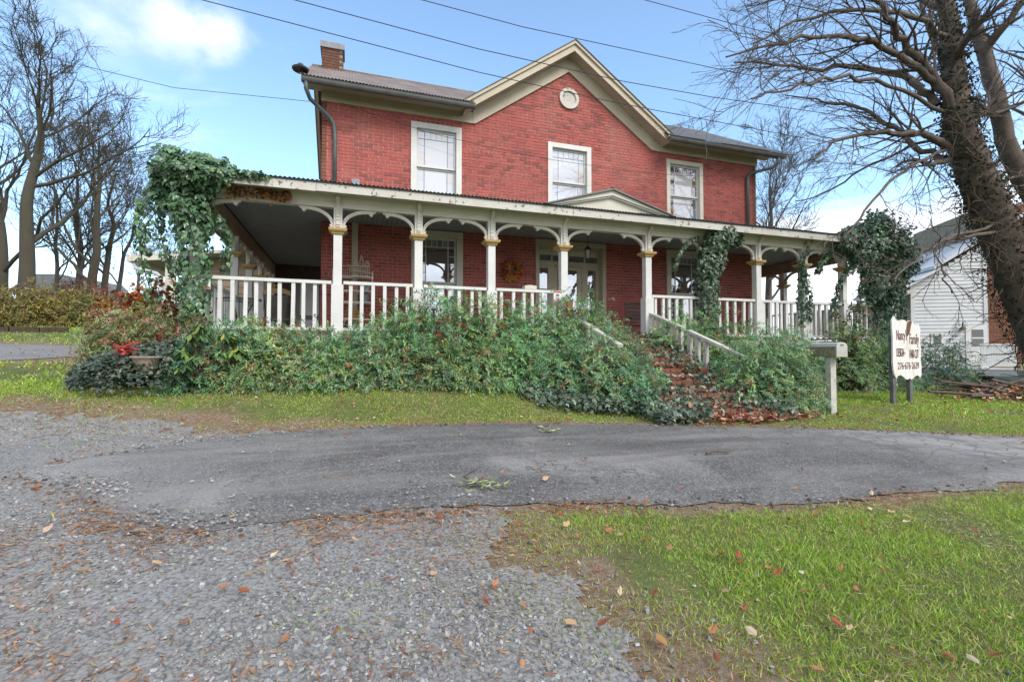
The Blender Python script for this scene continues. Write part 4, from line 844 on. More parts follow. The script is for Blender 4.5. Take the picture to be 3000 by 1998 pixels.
# ------------------------------------------------------------------ mailbox
g = G(2436, 1213); mbx = thing('mailbox', 'white mailbox with mossy side on a square white wooden post', 'mailbox', (g[0], g[1], g[2] - .03), R(-96), None, True)
MB().prism([(-.052, -.052), (.052, -.052), (.052, .052), (-.052, .052)], 0, .965, 'z').build('post', 'weathered wood', mbx)
h0 = .965; prof = [(-.10, h0), (.10, h0), (.10, h0 + .17), (.085, h0 + .205), (.05, h0 + .225), (-.05, h0 + .225), (-.085, h0 + .205), (-.10, h0 + .17)]
# the box lies along local x, its door towards +x (the near right end)
MB().prism(prof, -.30, .20, 'x').build('box', 'mailbox moss', mbx); MB().prism([(a_ * 1.03, (z - h0) * 1.02 + h0 - .003) for a_, z in prof], .20, .222, 'x').build('door', 'mailbox metal', mbx)
MB().prism([(-.104, h0 + .16), (-.088, h0 + .21), (-.05, h0 + .231), (.05, h0 + .231), (.088, h0 + .21), (.104, h0 + .16), (.09, h0 + .19), (0, h0 + .2), (-.09, h0 + .19)], -.305, .199, 'x').build('lid', 'mailbox metal', mbx)
MB().tube([(.224, -.03, h0 + .19), (.245, 0, h0 + .185), (.224, .03, h0 + .19)], .006, 5).build('door_pull', 'iron', mbx)
# ------------------------------------------------------------------ shop sign on two posts
zA, zB = 9.15, 9.75; A_ = PZ(2613, 1040, zA); B2 = PZ(2697, 1040, zB); dv = B2 - A_; wid = float(np.hypot(dv[0], dv[1])); ang = math.atan2(dv[1], dv[0])
sg_ = thing('shop_sign', 'weathered white shop sign with scalloped edges on dark grey posts', 'sign', (A_[0], A_[1], float(TZ(A_[0], A_[1]))), ang, None, True); z0s = sg_.location.z
def sp(x, y):
    u = (x - 170) / 430.; zc = zA + (zB - zA) * u; return (u * wid, CZ - (900 + y / 5.227 - 1040) / FPX * zc - z0s)
out = [(170, 200), (205, 135), (226, 188), (265, 210), (320, 190), (363, 200), (385, 232), (407, 215), (441, 205), (471, 215), (501, 265), (544, 275), (570, 255), (600, 350), (588, 420), (587, 560), (600, 640), (588, 800), (600, 900), (595, 1040), (578, 1075), (535, 1040), (505, 1050), (471, 1085), (436, 1108), (415, 1085), (385, 1108), (350, 1095), (312, 1060), (277, 1035), (243, 1050), (213, 1085), (191, 1040), (178, 960), (170, 850), (178, 500), (170, 300)]
MB().prism([sp(*q) for q in out][::-1], -.012, .012).build('board', 'sign board', sg_)
MB().prism([sp(*q) for q in [(395, 225), (441, 207), (460, 222), (440, 300), (425, 390), (385, 450), (372, 400), (378, 300)]][::-1], -.018, .0).build('torn_patch', 'sign wound', sg_)
def cz(y, u=.5): return sp(170 + 430 * u, y)[1]
text("Nancy's", sg_, .36 * wid, .26, (.31 * wid, -.016, cz(435, .3)), 'sign letter', shear=.05); text("Family", sg_, .34 * wid, .27, (.74 * wid, -.016, cz(495, .74)), 'sign letter', shear=.05)
text("DESIGN", sg_, .25 * wid, .16, (.25 * wid, -.016, cz(700, .25)), 'sign letter'); text("\u00b7", sg_, .03 * wid, .03, (.41 * wid, -.016, cz(712, .41)), 'sign letter'); text("HAIR-CUT", sg_, .32 * wid, .17, (.73 * wid, -.016, cz(722, .73)), 'sign letter')
text("276\u00b7676\u00b72639", sg_, .74 * wid, .13, (.53 * wid, -.016, cz(900, .53)), 'sign letter')
MB().box(.06, .18, .014, .075, -.1, cz(420, 0)).build('post', 'grey post', sg_)
q = G(2666, 1172); qq = Vector((q[0] - A_[0], q[1] - A_[1], 0)); qq.rotate(Matrix.Rotation(-ang, 3, 'Z')); MB().box(.62 * wid, .62 * wid + .12, .014, .075, -.1, cz(420, .6)).build('post', 'grey post', sg_)

# ------------------------------------------------------------------ overhead wires
def wire(name, label, pts, r_=.010, sag=0, grp=None):
    P_ = [PY(a, b, Y) for a, b, Y in pts]; fine = []
    for p, q in zip(P_[:-1], P_[1:]):
        for t_ in np.linspace(0, 1, 9)[:-1]: fine.append(p * (1 - t_) + q * t_ - np.array([0, 0, sag * 4 * t_ * (1 - t_)]))
    fine.append(P_[-1]); tag(MB().tube(fine, r_, 5).build(name, 'wire cable', None), label, 'wire', grp)
gw = 'overhead wires'
wire('power_line', 'topmost long overhead wire touching the gable peak', [(980, -68, 7), (1233, 0, 7), (1532, 80, 7), (2122, 207, 7.), (2398, 258, 7), (2900, 345, 7)], .006, 0, gw)
wire('power_line', 'middle overhead wire crossing the upper gable', [(600, -70, 7.2), (860, 0, 7.2), (1400, 144, 7.2), (1825, 239, 7.2), (2079, 284, 7.2), (2398, 330, 7.2), (2900, 405, 7.2)], .0065, 0, gw)
wire('power_line', 'lowest overhead wire crossing the gable below its round vent', [(330, -66, 7.4), (589, 0, 7.4), (1400, 212, 7.4), (1740, 288, 7.4), (1910, 322, 7.4), (2398, 413, 7.4), (2900, 490, 7.4)], .0065, 0, gw)
wire('power_line', 'short overhead wire in the top right sky beside the tree', [(1700, -55, 7), (1886, 0, 7), (2166, 76, 7), (2500, 160, 7), (2900, 240, 7)], .006, 0, gw)
wire('service_cable', 'thin cable running from the left sky to the house corner', [(-400, 40, 12), (0, 130, 12), (180, 178, 12), (510, 258, 11.8), (926, 300, 11.36)], .006, 0, gw)
wire('service_cable', 'thin dark cable strung across the upper brick front', [(1000, 303, 11.33), (1250, 388, 11.1), (1400, 424, 11.0), (1600, 466, 10.9), (1830, 500, 11.0), (2000, 516, 11.1), (2194, 517, 11.30)], .0055, 0, gw)

# ------------------------------------------------------------------ rear addition beyond the left wing
ad = thing('rear_addition', 'low tan boarded addition with shed roof behind the left porch wing', 'building', (-4.0, 18.0, 1.0)); zg = .8
for k in range(15): MB().prism([(17.96, .9 + k * .21), (18.0, .9 + k * .21), (18.0, 1.115 + k * .21), (17.985, 1.115 + k * .21)], -5.0, -2.0, 'x').build('siding_board', 'brown siding', ad)
MB().box(-5.0, -2.0, 18.0, 18.1, .5, 4.3).build('wall', 'brown siding', ad); MB().prism([(-6.25, 4.10), (-1.9, 4.62), (-1.9, 4.72), (-6.25, 4.19)], 17.3, 21).build('roof', 'weathered wood', ad)
MB().prism([(-6.25, 3.98), (-4.9, 4.14), (-4.9, 4.26), (-6.25, 4.10)], 17.28, 17.32).build('eave_board', 'cream paint', ad)
MB().box(-5.42, -5.15, 17.5, 17.62, .6, 4.25).build('corner_post', 'cream paint', ad); MB().box(-5.10, -4.95, 17.9, 18.0, .6, 4.2).build('corner_post', 'siding paint', ad)
MB().box(-6.33, -6.2, 17.25, 21, 3.97, 4.13).build('gutter', 'cream paint', ad); MB().tube([(-6.2, 17.4, 3.98), (-6.15, 17.4, 3.8), (-5.6, 17.4, 3.66), (-5.48, 17.4, 3.55), (-5.48, 17.4, .8)], .06, 7).build('downspout', 'siding paint', ad)

# ------------------------------------------------------------------ white neighbour house on the right
N0 = PZ(2895, 1040, 20.5); nrz = R(-30); nb_ = thing('white_clapboard_house', 'white clapboard house with brick end behind the ivy covered tree', 'house', (N0[0], N0[1], -.2), nrz, None, True)
ndir = np.array([math.cos(nrz), math.sin(nrz)]); nnor = np.array([-ndir[1], ndir[0]])
def nw_(px, py, back=0.):
    v = ray(px, py); o = N0[:2] + nnor * back - _c[:2]; t_ = (o @ nnor) / (v[:2] @ nnor); p = _c + v * t_; return float((p[:2] - N0[:2]) @ ndir), float(p[2] + .2)
uL = nw_(2668, 900)[0]; rl = [nw_(2660, 838), nw_(2748, 793), nw_(2895, 700)]; s1 = (rl[1][1] - rl[0][1]) / (rl[1][0] - rl[0][0]); s2 = (rl[2][1] - rl[1][1]) / (rl[2][0] - rl[1][0])
def roofz(u): return rl[1][1] + (u - rl[1][0]) * (s1 if u < rl[1][0] else s2)
def roofu(z): return rl[1][0] + (z - rl[1][1]) / (s1 if z < rl[1][1] else s2)
zdk = nw_(2850, 1078)[1]; z = -.1; k = 0
while z < 9:
    ua = uL if z < roofz(uL) - .1 else roofu(z + .1)
    if ua > -.1: break
    MB().prism([(-.035, z), (0, z), (0, z + .16), (-.008, z + .16)], ua, -.02, 'x').build('siding_board', 'siding paint', nb_); z += .155; k += 1
MB().prism([(uL, -.2), (-.01, -.2), (-.01, roofz(0) - .05), (rl[1][0], rl[1][1] - .05), (uL, roofz(uL) - .05)], .002, 4).build('wall', 'siding paint', nb_)
MB().prism([(uL - .5, roofz(uL - .5)), (rl[1][0], rl[1][1]), (rl[1][0], rl[1][1] + .14), (uL - .5, roofz(uL - .5) + .14)], -.35, 4).build('lower_roof', 'siding paint', nb_)
MB().prism([(rl[1][0] - .3, rl[1][1] + .02), (3, roofz(3)), (3, roofz(3) + .16), (rl[1][0] - .3, rl[1][1] + .16)], -.3, 6).build('upper_roof', 'siding paint', nb_)
MB().box(uL - .02, uL + .14, -.05, .01, -.2, roofz(uL) - .05).build('corner_board', 'siding paint', nb_); MB().box(-.14, .0, -.055, .01, zdk, roofz(0) - .1).build('corner_board', 'siding paint', nb_)
a_, b_2 = nw_(2732, 983), nw_(2755, 1007); w_ = MB().box(a_[0] - .09, b_2[0] + .09, -.06, .0, b_2[1] - .09, a_[1] + .09).build('window', 'white paint', nb_); MB().box(a_[0], b_2[0], -.066, -.061, b_2[1], a_[1]).build('pane', 'pane dim', w_)
a_, b_2 = nw_(2826, 952), nw_(2890, 1076); d_ = MB().box(a_[0], b_2[0], -.06, 0, zdk, a_[1]).build('door', 'white paint', nb_); a_, b_2 = nw_(2843, 966), nw_(2879, 1015); MB().box(a_[0], b_2[0], -.066, -.061, b_2[1], a_[1]).build('pane', 'pane dim', d_); mzz = (a_[1] + b_2[1]) / 2; MB().box(a_[0], b_2[0], -.075, -.067, mzz - .03, mzz + .03).build('sash_bar', 'white paint', d_)
lp = nw_(2813, 965); lo_ = MB().lathe([(.02, .30), (.03, .12), (.13, .0), (.14, -.02), (.05, -.01)], (lp[0], -.16, lp[1]), 12).build('wall_lamp', 'iron', nb_); MB().lathe([(.02, -.08), (.08, -.05), (.09, -.01)], (lp[0], -.16, lp[1]), 10).build('lamp_glass', 'lamp amber', lo_)
# deck with railing
da, db = nw_(2795, 1090, -1.5)[0], 0.0; MB().box(da, .0, -1.5, 0, zdk - .28, zdk - .03).build('deck', 'blue board', nb_); MB().box(da, 0, -1.52, 0, zdk - .029, zdk + .02).build('deck_floor', 'siding paint', nb_)
MB().box(da + .35, da + .6, -1.4, -1.2, -.3, zdk - .281).build('deck_post', 'block teal', nb_); MB().box(da + 1.2, 0, -.3, -.1, -.3, zdk - .281).build('deck_shade', 'dark interior', nb_)  # near-black panel stands in for the shade beneath the deck
rt_ = MB().box(da + .9, 0, -1.5, -1.42, zdk + .92, zdk + .99).build('deck_railing', 'siding paint', nb_); MB().box(da + .9, 0, -1.49, -1.43, zdk + .10, zdk + .15).build('bottom_rail', 'siding paint', rt_)
for k in range(14): MB().box(da + .95 + k * (-.05 - da - .95) / 13, da + 1.03 + k * (-.05 - da - .95) / 13, -1.475, -1.445, zdk + .151, zdk + .919).build('baluster', 'siding paint', rt_)
MB().box(da, da + .9, -1.5, -1.42, zdk + .75, zdk + .83).build('step_rail', 'siding paint', rt_); MB().box(da, da + .08, -1.5, -1.42, zdk, zdk + .75).build('newel', 'siding paint', rt_)
# brick end on the right
zb_, zc_ = nw_(2950, 1085)[1], nw_(2950, 1058)[1]
zt_ = nw_(2950, 600)[1]; MB().box(.0, 7, .0, 5, zc_, zt_).build('brick_wall', 'mortar old', nb_); q = np.array(lay(.0, 5, zc_ + .02, zt_, [])); V, F = brick_arrays(q, -.02); fast('brick_courses', V, F, 'old brick', nb_, kind='stuff', loc=(0, 0, 0))
MB().box(.0, 7, -.03, 5, zb_, zc_).build('cream_band', 'block cream', nb_); MB().box(.0, 7, -.04, 5, -.8, zb_).build('foundation', 'block teal', nb_)
# two storey porch at its left side
ul2 = nw_(2600, 1000)[0]; MB().box(ul2, uL - .01, .9, 1.0, -.2, roofz(uL) - .6).build('side_porch_wall', 'siding paint', nb_); MB().box(uL - 1.6, uL - .1, .85, .9, nw_(2660, 930)[1], nw_(2660, 872)[1]).build('side_window', 'pane dim', nb_)
MB().box(uL - .75, uL - .6, -.1, .05, -.2, roofz(uL) - .5).build('side_porch_post', 'white paint', nb_); MB().prism([(ul2 - 1, roofz(uL) - 1.0), (uL, roofz(uL) - .35), (uL, roofz(uL) - .2), (ul2 - 1, roofz(uL) - .85)], -.4, 2).build('side_porch_roof', 'weathered wood', nb_)
# ------------------------------------------------------------------ far houses on the left, landscape timber
def far_house(label, px0, px1, pyb, pyt, z, rf, wl):
    a = PZ(px0, pyb, z); b = PZ(px1, pyb, z); w_ = float(np.linalg.norm((b - a)[:2])); h = (pyb - pyt) / FPX * z; an = math.atan2(b[1] - a[1], b[0] - a[0])
    o = thing('distant_house', label, 'house', (a[0], a[1], a[2] - 1.5), an, 'far houses beyond the left trees', True)
    MB().box(0, w_, 0, 6, 0, 1.5 + h * .3).build('wall', wl, o); MB().prism([(-.5, 1.5 + h * .25), (w_ + .5, 1.5 + h * .25), (w_ * .8, 1.5 + h), (w_ * .35, 1.5 + h)], -.5, 6.5).build('roof', rf, o); MB().box(w_ * .3, w_ * .5, -.04, 0, 1.2, 1.5 + h * .2).build('window', 'pane dark', o)
far_house('grey roofed house far behind the left trees', 48, 215, 880, 805, 42, 'far roof', 'siding paint'); far_house('small pale house glimpsed far left beyond the red shrub', 300, 420, 905, 868, 60, 'far roof', 'siding paint')
ti = thing('landscape_timber', 'row of dark landscape timbers along the far left grass', 'timber', tuple(G(100, 974)))
p0, p1 = G(-160, 974), G(205, 974); e_ = np.linspace(0, 1, 5)
for a, b in zip(e_[:-1], e_[1:]):
    q0 = p0 + (p1 - p0) * a; q1 = p0 + (p1 - p0) * (b - .012); MB().beam((q0[0], q0[1], float(TZ(q0[0], q0[1])) + .07), (q1[0], q1[1], float(TZ(q1[0], q1[1])) + .07), .16, .17).build('beam', 'timber', ti)

# ------------------------------------------------------------------ trees
def poly_len(P): return np.linalg.norm(np.diff(P, axis=1), axis=2).sum(1)
def children(P, Rd, m, tmin, ang, lr, rr, K, up=.1, wander=.25, rmin=.004, tmax=1., lmin=.1):
    """m side shoots on every branch; returns their centre lines and radii"""
    B, Kp, _ = P.shape; t_ = RNG.uniform(tmin, tmax, (B, m)); x = t_ * (Kp - 1); i = np.minimum(x.astype(int), Kp - 2); fr = (x - i)[..., None]; bi = np.arange(B)[:, None]
    p0 = P[bi, i] * (1 - fr) + P[bi, i + 1] * fr; tan = unit(P[bi, i + 1] - P[bi, i]); r0 = (Rd[bi, i] * (1 - fr[..., 0]) + Rd[bi, i + 1] * fr[..., 0])
    q = RNG.normal(size=(B, m, 3)); q -= (q * tan).sum(-1, keepdims=True) * tan; q = unit(q); a = RNG.normal(ang, ang * .25, (B, m))[..., None]
    d = unit(tan * np.cos(a) + q * np.sin(a)); L = poly_len(P)[:, None] * lr * (1.15 - .55 * t_) * RNG.uniform(.6, 1.25, (B, m)); L = np.maximum(L, lmin)
    n = B * m; p = p0.reshape(n, 3); d = d.reshape(n, 3); L = L.reshape(n); out = np.empty((n, K, 3)); out[:, 0] = p
    for k in range(1, K):
        d = unit(d + RNG.normal(0, wander, (n, 3)) + np.array([0, 0, up])); out[:, k] = out[:, k - 1] + d * (L / (K - 1))[:, None]
    rs = np.maximum(np.minimum(r0.reshape(n) * rr, r0.reshape(n) * .9), rmin); Rn = rs[:, None] * np.linspace(1, .16, K)[None]; Rn = np.maximum(Rn, rmin * .7)
    return out, Rn
def merge(parts, sides):
    V = []; F = []; n = 0
    for (P, Rd), s in zip(parts, sides):
        v, f = tubes(P, Rd, s); V.append(v); F.append(f + n); n += len(v)
    return np.concatenate(V), np.concatenate(F)
def smooth_line(pts, rad, k=4, jit=0.):
    pts = np.array(pts, float); n = len(pts); t_ = np.arange(n); tt = np.linspace(0, n - 1, (n - 1) * k + 1); ext = np.vstack([2 * pts[0] - pts[1], pts, 2 * pts[-1] - pts[-2]]); out = []
    for u in tt:
        i = min(int(u), n - 2); f = u - i; a, b, c, d = ext[i:i + 4]; out.append(.5 * (2 * b + (c - a) * f + (2 * a - 5 * b + 4 * c - d) * f * f + (3 * b - a - 3 * c + d) * f ** 3))
    out = np.array(out); out[1:-1] += RNG.normal(0, jit, (len(out) - 2, 3)); return out, np.interp(tt, t_, rad)
def bare_tree(name, label, base, H, r0, lean=(0, 0), nl=11, fork=.22, ang=.62, spec=None, mat='bark far', group=None, tw=.011):
    root = thing(name, label, 'tree', tuple(base), 0, group, True)
    k = 9; tt = np.linspace(0, 1, k); tr = np.c_[lean[0] * tt ** 1.4 * H + RNG.normal(0, .012 * H, k) * tt, lean[1] * tt * H + RNG.normal(0, .012 * H, k) * tt, tt * H * .86 - .3]; rad = r0 * .92 * (1 - tt) ** .75 + .014; rad[0] *= 1.25
    P, rd = smooth_line(tr, rad, 3); v, f = tubes(P[None], rd[None], 9); fast('trunk', v, f, mat, root, True, loc=(0, 0, 0))
    l1 = children(P[None], rd[None], nl, fork, ang, .50, .45, 9, .07, .15, .02, .97); v, f = tubes(*l1, 6); 
    for q in range(nl):
        v, f = tubes(l1[0][q:q + 1], l1[1][q:q + 1], 6); fast('limb', v, f, mat, root, True, loc=(0, 0, 0))
    l2 = children(*l1, 7, .18, .62, .55, .5, 7, .06, .18, tw * 1.5); l3 = children(*l2, 6, .15, .60, .55, .5, 6, .04, .2, tw * .9); l4 = children(*l3, 5, .15, .58, .65, .55, 4, .03, .2, tw * .62)
    v, f = merge([l2, l3, l4], [5, 4, 3]); fast('crown', v, f, mat, root, loc=(0, 0, 0)); return root
gl = 'bare trees on the left'
def base_at(px, z): p = PZ(px, 900, z); return np.array([p[0], p[1], float(TZ(p[0], p[1])) - .1])
for px, z, H, r0, lean, lab in ((72, 20, 12.5, .33, (.03, 0), 'thick mossy bare tree trunk leaning right at the left edge'), (10, 22, 14, .27, (-.06, 0), 'tall bare tree cut by the left frame edge'), (168, 27, 9.5, .12, (-.03, 0), 'slim bare tree right of the thick leaning trunk'),
        (235, 28, 11.5, .19, (-.05, 0), 'bare tree with forked stems at the middle of the left group'), (268, 26, 11.5, .26, (.02, 0), 'straight thick bare tree at the middle of the left group'), (302, 29, 10.5, .21, (.06, 0), 'mossy bare tree right of the straight thick trunk'), (335, 31, 9.5, .15, (.15, 0), 'outermost bare tree of the left group leaning right')):
    bare_tree('bare_tree', lab, base_at(px, z), H, r0, lean, 12 if r0 > .18 else 9, .16, .68, mat='bark mossy' if r0 > .2 else 'bark far', group=gl, tw=.011)
bare_tree('bare_tree', 'bare tree rising behind the right end of the house', np.array([*PY(2245, 700, 20)[:2], 0.]), 13.2, .24, (.02, 0), 18, .36, .55, group=None, tw=.0095)
bare_tree('bare_tree', 'twiggy bare tree showing above the right roof slope', np.array([*PY(2085, 700, 23)[:2], 0.]), 13.5, .2, (0, 0), 18, .45, .5, group=None, tw=.0095)
bare_tree('bare_tree', 'faint far bare tree between the left trees and the ivy', base_at(405, 60), 12, .2, (0, 0), 12, .15, .7, tw=.016)

# big ivy clad tree at the right, its limbs drawn from their course in the photo
Z0 = 11.6
def L3(pts): return [PZ(px, py, Z0 + dz) for px, py, dz in pts]
bt_base = G(3160, 1185); bt = thing('large_tree', 'large bare tree with vine covered leaning trunk at the right edge', 'tree', tuple(bt_base)); 
trk = L3([(3160, 1185, 0), (3090, 1040, 0), (3014, 880, 0), (2948, 730, 0), (2896, 600, 0), (2854, 500, 0), (2818, 400, 0), (2803, 320, 0), (2796, 240, .1), (2786, 140, .15), (2774, 40, .2), (2762, -80, .3), (2752, -260, .4)]); P, rd = smooth_line(trk, [.62, .52, .44, .40, .37, .35, .32, .27, .24, .20, .17, .14, .10], 4, .015); v, f = tubes(P[None], rd[None], 14); fast('trunk', v, f, 'bark', bt, True); TRK = (P, rd)
LIMBS = [([(2776, 432, 0), (2722, 400, -.3), (2663, 386, -.6), (2561, 390, -1.), (2459, 408, -1.4), (2385, 470, -1.7)], .12),
 ([(2745, 310, 0), (2690, 258, .2), (2648, 224, .4), (2510, 199, .6), (2377, 204, .8), (2260, 190, 1.), (2150, 184, 1.2)], .13),
 ([(2760, 265, 0), (2700, 215, -.4), (2633, 165, -.9), (2561, 122, -1.3), (2459, 105, -1.6), (2306, 127, -2), (2127, 168, -2.3)], .12),
 ([(2770, 465, 0), (2689, 430, .4), (2592, 360, .9), (2510, 312, 1.3), (2420, 300, 1.6), (2300, 280, 1.9)], .10),
 ([(2792, 330, 0), (2735, 225, -.3), (2663, 140, -.7), (2612, 66, -1.), (2555, -20, -1.4), (2470, -120, -1.6)], .15),
 ([(2795, 260, 0), (2740, 130, .6), (2700, 20, 1.), (2670, -100, 1.4)], .14),
 ([(2780, 470, 0), (2720, 480, -.5), (2660, 470, -.9), (2628, 490, -1.1)], .09),
 ([(2800, 430, .1), (2880, 330, .5), (2900, 330, .8), (2960, 320, 1.2), (3060, 260, 1.6)], .14),
 ([(2790, 180, .1), (2850, 90, -.6), (2930, 20, -1.), (3010, -80, -1.2)], .13),
 ([(2925, 680, -.2), (2800, 700, -1.), (2735, 722, -1.8), (2680, 765, -2.4), (2620, 820, -2.9)], .055),
 ([(2915, 655, -.2), (2790, 690, -.9), (2740, 715, -1.3), (2760, 790, -1.6), (2790, 860, -1.8)], .045),
 ([(2900, 600, .2), (2930, 540, .6), (2980, 520, 1.), (3060, 500, 1.4)], .09),
 ([(2776, 440, 0), (2700, 470, -.8), (2600, 540, -1.6), (2520, 640, -2.2), (2470, 700, -2.5)], .05),
 ([(2760, 400, 0), (2640, 440, .8), (2520, 500, 1.4), (2430, 560, 1.8), (2330, 590, 2.1)], .05),
 ([(2770, 330, 0), (2600, 250, -1.2), (2440, 230, -2.2), (2320, 260, -2.8), (2200, 290, -3.2)], .06),
 ([(2780, 110, .1), (2640, 40, -.6), (2480, 30, -1.2), (2330, 70, -1.6), (2200, 130, -2)], .08),
 ([(2785, 60, .1), (2660, -30, .6), (2500, -60, 1.2), (2340, -20, 1.6), (2190, 20, 2)], .09)]
for pts, r0 in LIMBS:
    pl = L3(pts); P, rd = smooth_line(pl, np.linspace(r0 * .78, max(.014, r0 * .14), len(pl)), 4, .03); v, f = tubes(P[None], rd[None], 8); lb = fast('limb', v, f, 'bark', bt, True)
    l2 = children(P[None], rd[None], 19 if r0 > .07 else 8, .15, .55, .36, .42, 8, .0, .13, .009, .99); l3 = children(*l2, 5, .2, .52, .55, .55, 7, -.015, .14, .0058); l4 = children(*l3, 2, .2, .5, .6, .6, 5, -.02, .16, .0042)
    v, f = merge([l2, l3, l4], [5, 4, 3]); fast('twigs', v, f, 'bark', lb)
# second stem, its foot outside the frame
b2 = PZ(3240, 1150, 13); b2[2] = float(TZ(b2[0], b2[1])); t2 = thing('large_tree', 'second dark leaning bare stem entering from the right frame edge', 'tree', tuple(b2))
P, rd = smooth_line([b2, PZ(3130, 760, 13), PZ(3020, 560, 13), PZ(2955, 440, 13), PZ(2925, 300, 13), PZ(2890, 180, 13.2), PZ(2855, 70, 13.3), PZ(2830, -60, 13.4), PZ(2800, -250, 13.6)], [.42, .34, .25, .21, .19, .165, .135, .11, .08], 4, .015); v, f = tubes(P[None], rd[None], 11); fast('trunk', v, f, 'bark', t2, True)
for pts, r0 in (([(2990, 500, 0), (3030, 330, .3), (3040, 150, .5), (3050, -60, .8)], .15), ([(2930, 300, 0), (2850, 350, .4), (2790, 330, .8)], .11), ([(2880, 150, 0), (2960, 60, -.5), (3040, -60, -.8)], .12)):
    pl = [PZ(a, b, 13 + c_) for a, b, c_ in pts]; P, rd = smooth_line(pl, np.linspace(r0, r0 * .4, len(pl)), 4, .03); v, f = tubes(P[None], rd[None], 8); lb = fast('limb', v, f, 'bark', t2, True)
    l2 = children(P[None], rd[None], 14, .1, .65, .35, .4, 7, .0, .17, .010); l3 = children(*l2, 5, .15, .6, .55, .55, 5, 0, .18, .007); v, f = merge([l2, l3], [5, 4]); fast('twigs', v, f, 'bark', lb)
# vine twigs and ivy leaves on the trunk
P, rd = TRK; n = 900; i = RNG.choice(len(P), n, p=np.interp(np.arange(len(P)), [0, 16, 22, 34, 48], [1, 1., .35, .10, .04]) / np.interp(np.arange(len(P)), [0, 16, 22, 34, 48], [1, 1., .35, .10, .04]).sum()); d_ = rdir(n); d_[:, 2] *= .4; d_ = unit(d_)
st = P[i] + d_ * rd[i][:, None] * 1.0 + RNG.normal(0, .12, (n, 3)); dd = unit(d_ * .6 + RNG.normal(0, .7, (n, 3))); L = RNG.uniform(.3, 1.0, n); VP = np.empty((n, 6, 3)); VP[:, 0] = st
for k in range(1, 6): dd = unit(dd + RNG.normal(0, .35, (n, 3)) - np.array([0, 0, .10])); VP[:, k] = VP[:, k - 1] + dd * (L / 5)[:, None]
v, f = tubes(VP, np.linspace(.013, .005, 6)[None] * RNG.uniform(.7, 1.5, (n, 1)), 3); fast('vine_twigs', v, f, 'stem brown', bt)
n = 5200; i = RNG.integers(4, len(P) - 6, n); d_ = rdir(n); d_[:, 2] *= .3; d_ = unit(d_); b_ = Batch()
b_.leaf(P[i] + RNG.normal(0, .10, (n, 3)) + d_ * (rd[i] * RNG.uniform(.98, 1.16, n))[:, None], unit(np.array([0, 0, -1.]) + RNG.normal(0, .5, (n, 3))), unit(d_ + RNG.normal(0, .3, (n, 3))), RNG.uniform(.05, .10, n), RNG.uniform(.04, .08, n), pick(n, [(.030, .032, .016), (.022, .028, .016), (.05, .036, .02), (.03, .045, .02)]), 'ivy'); b_.build('ivy_leaves', 'dry leaves', bt)

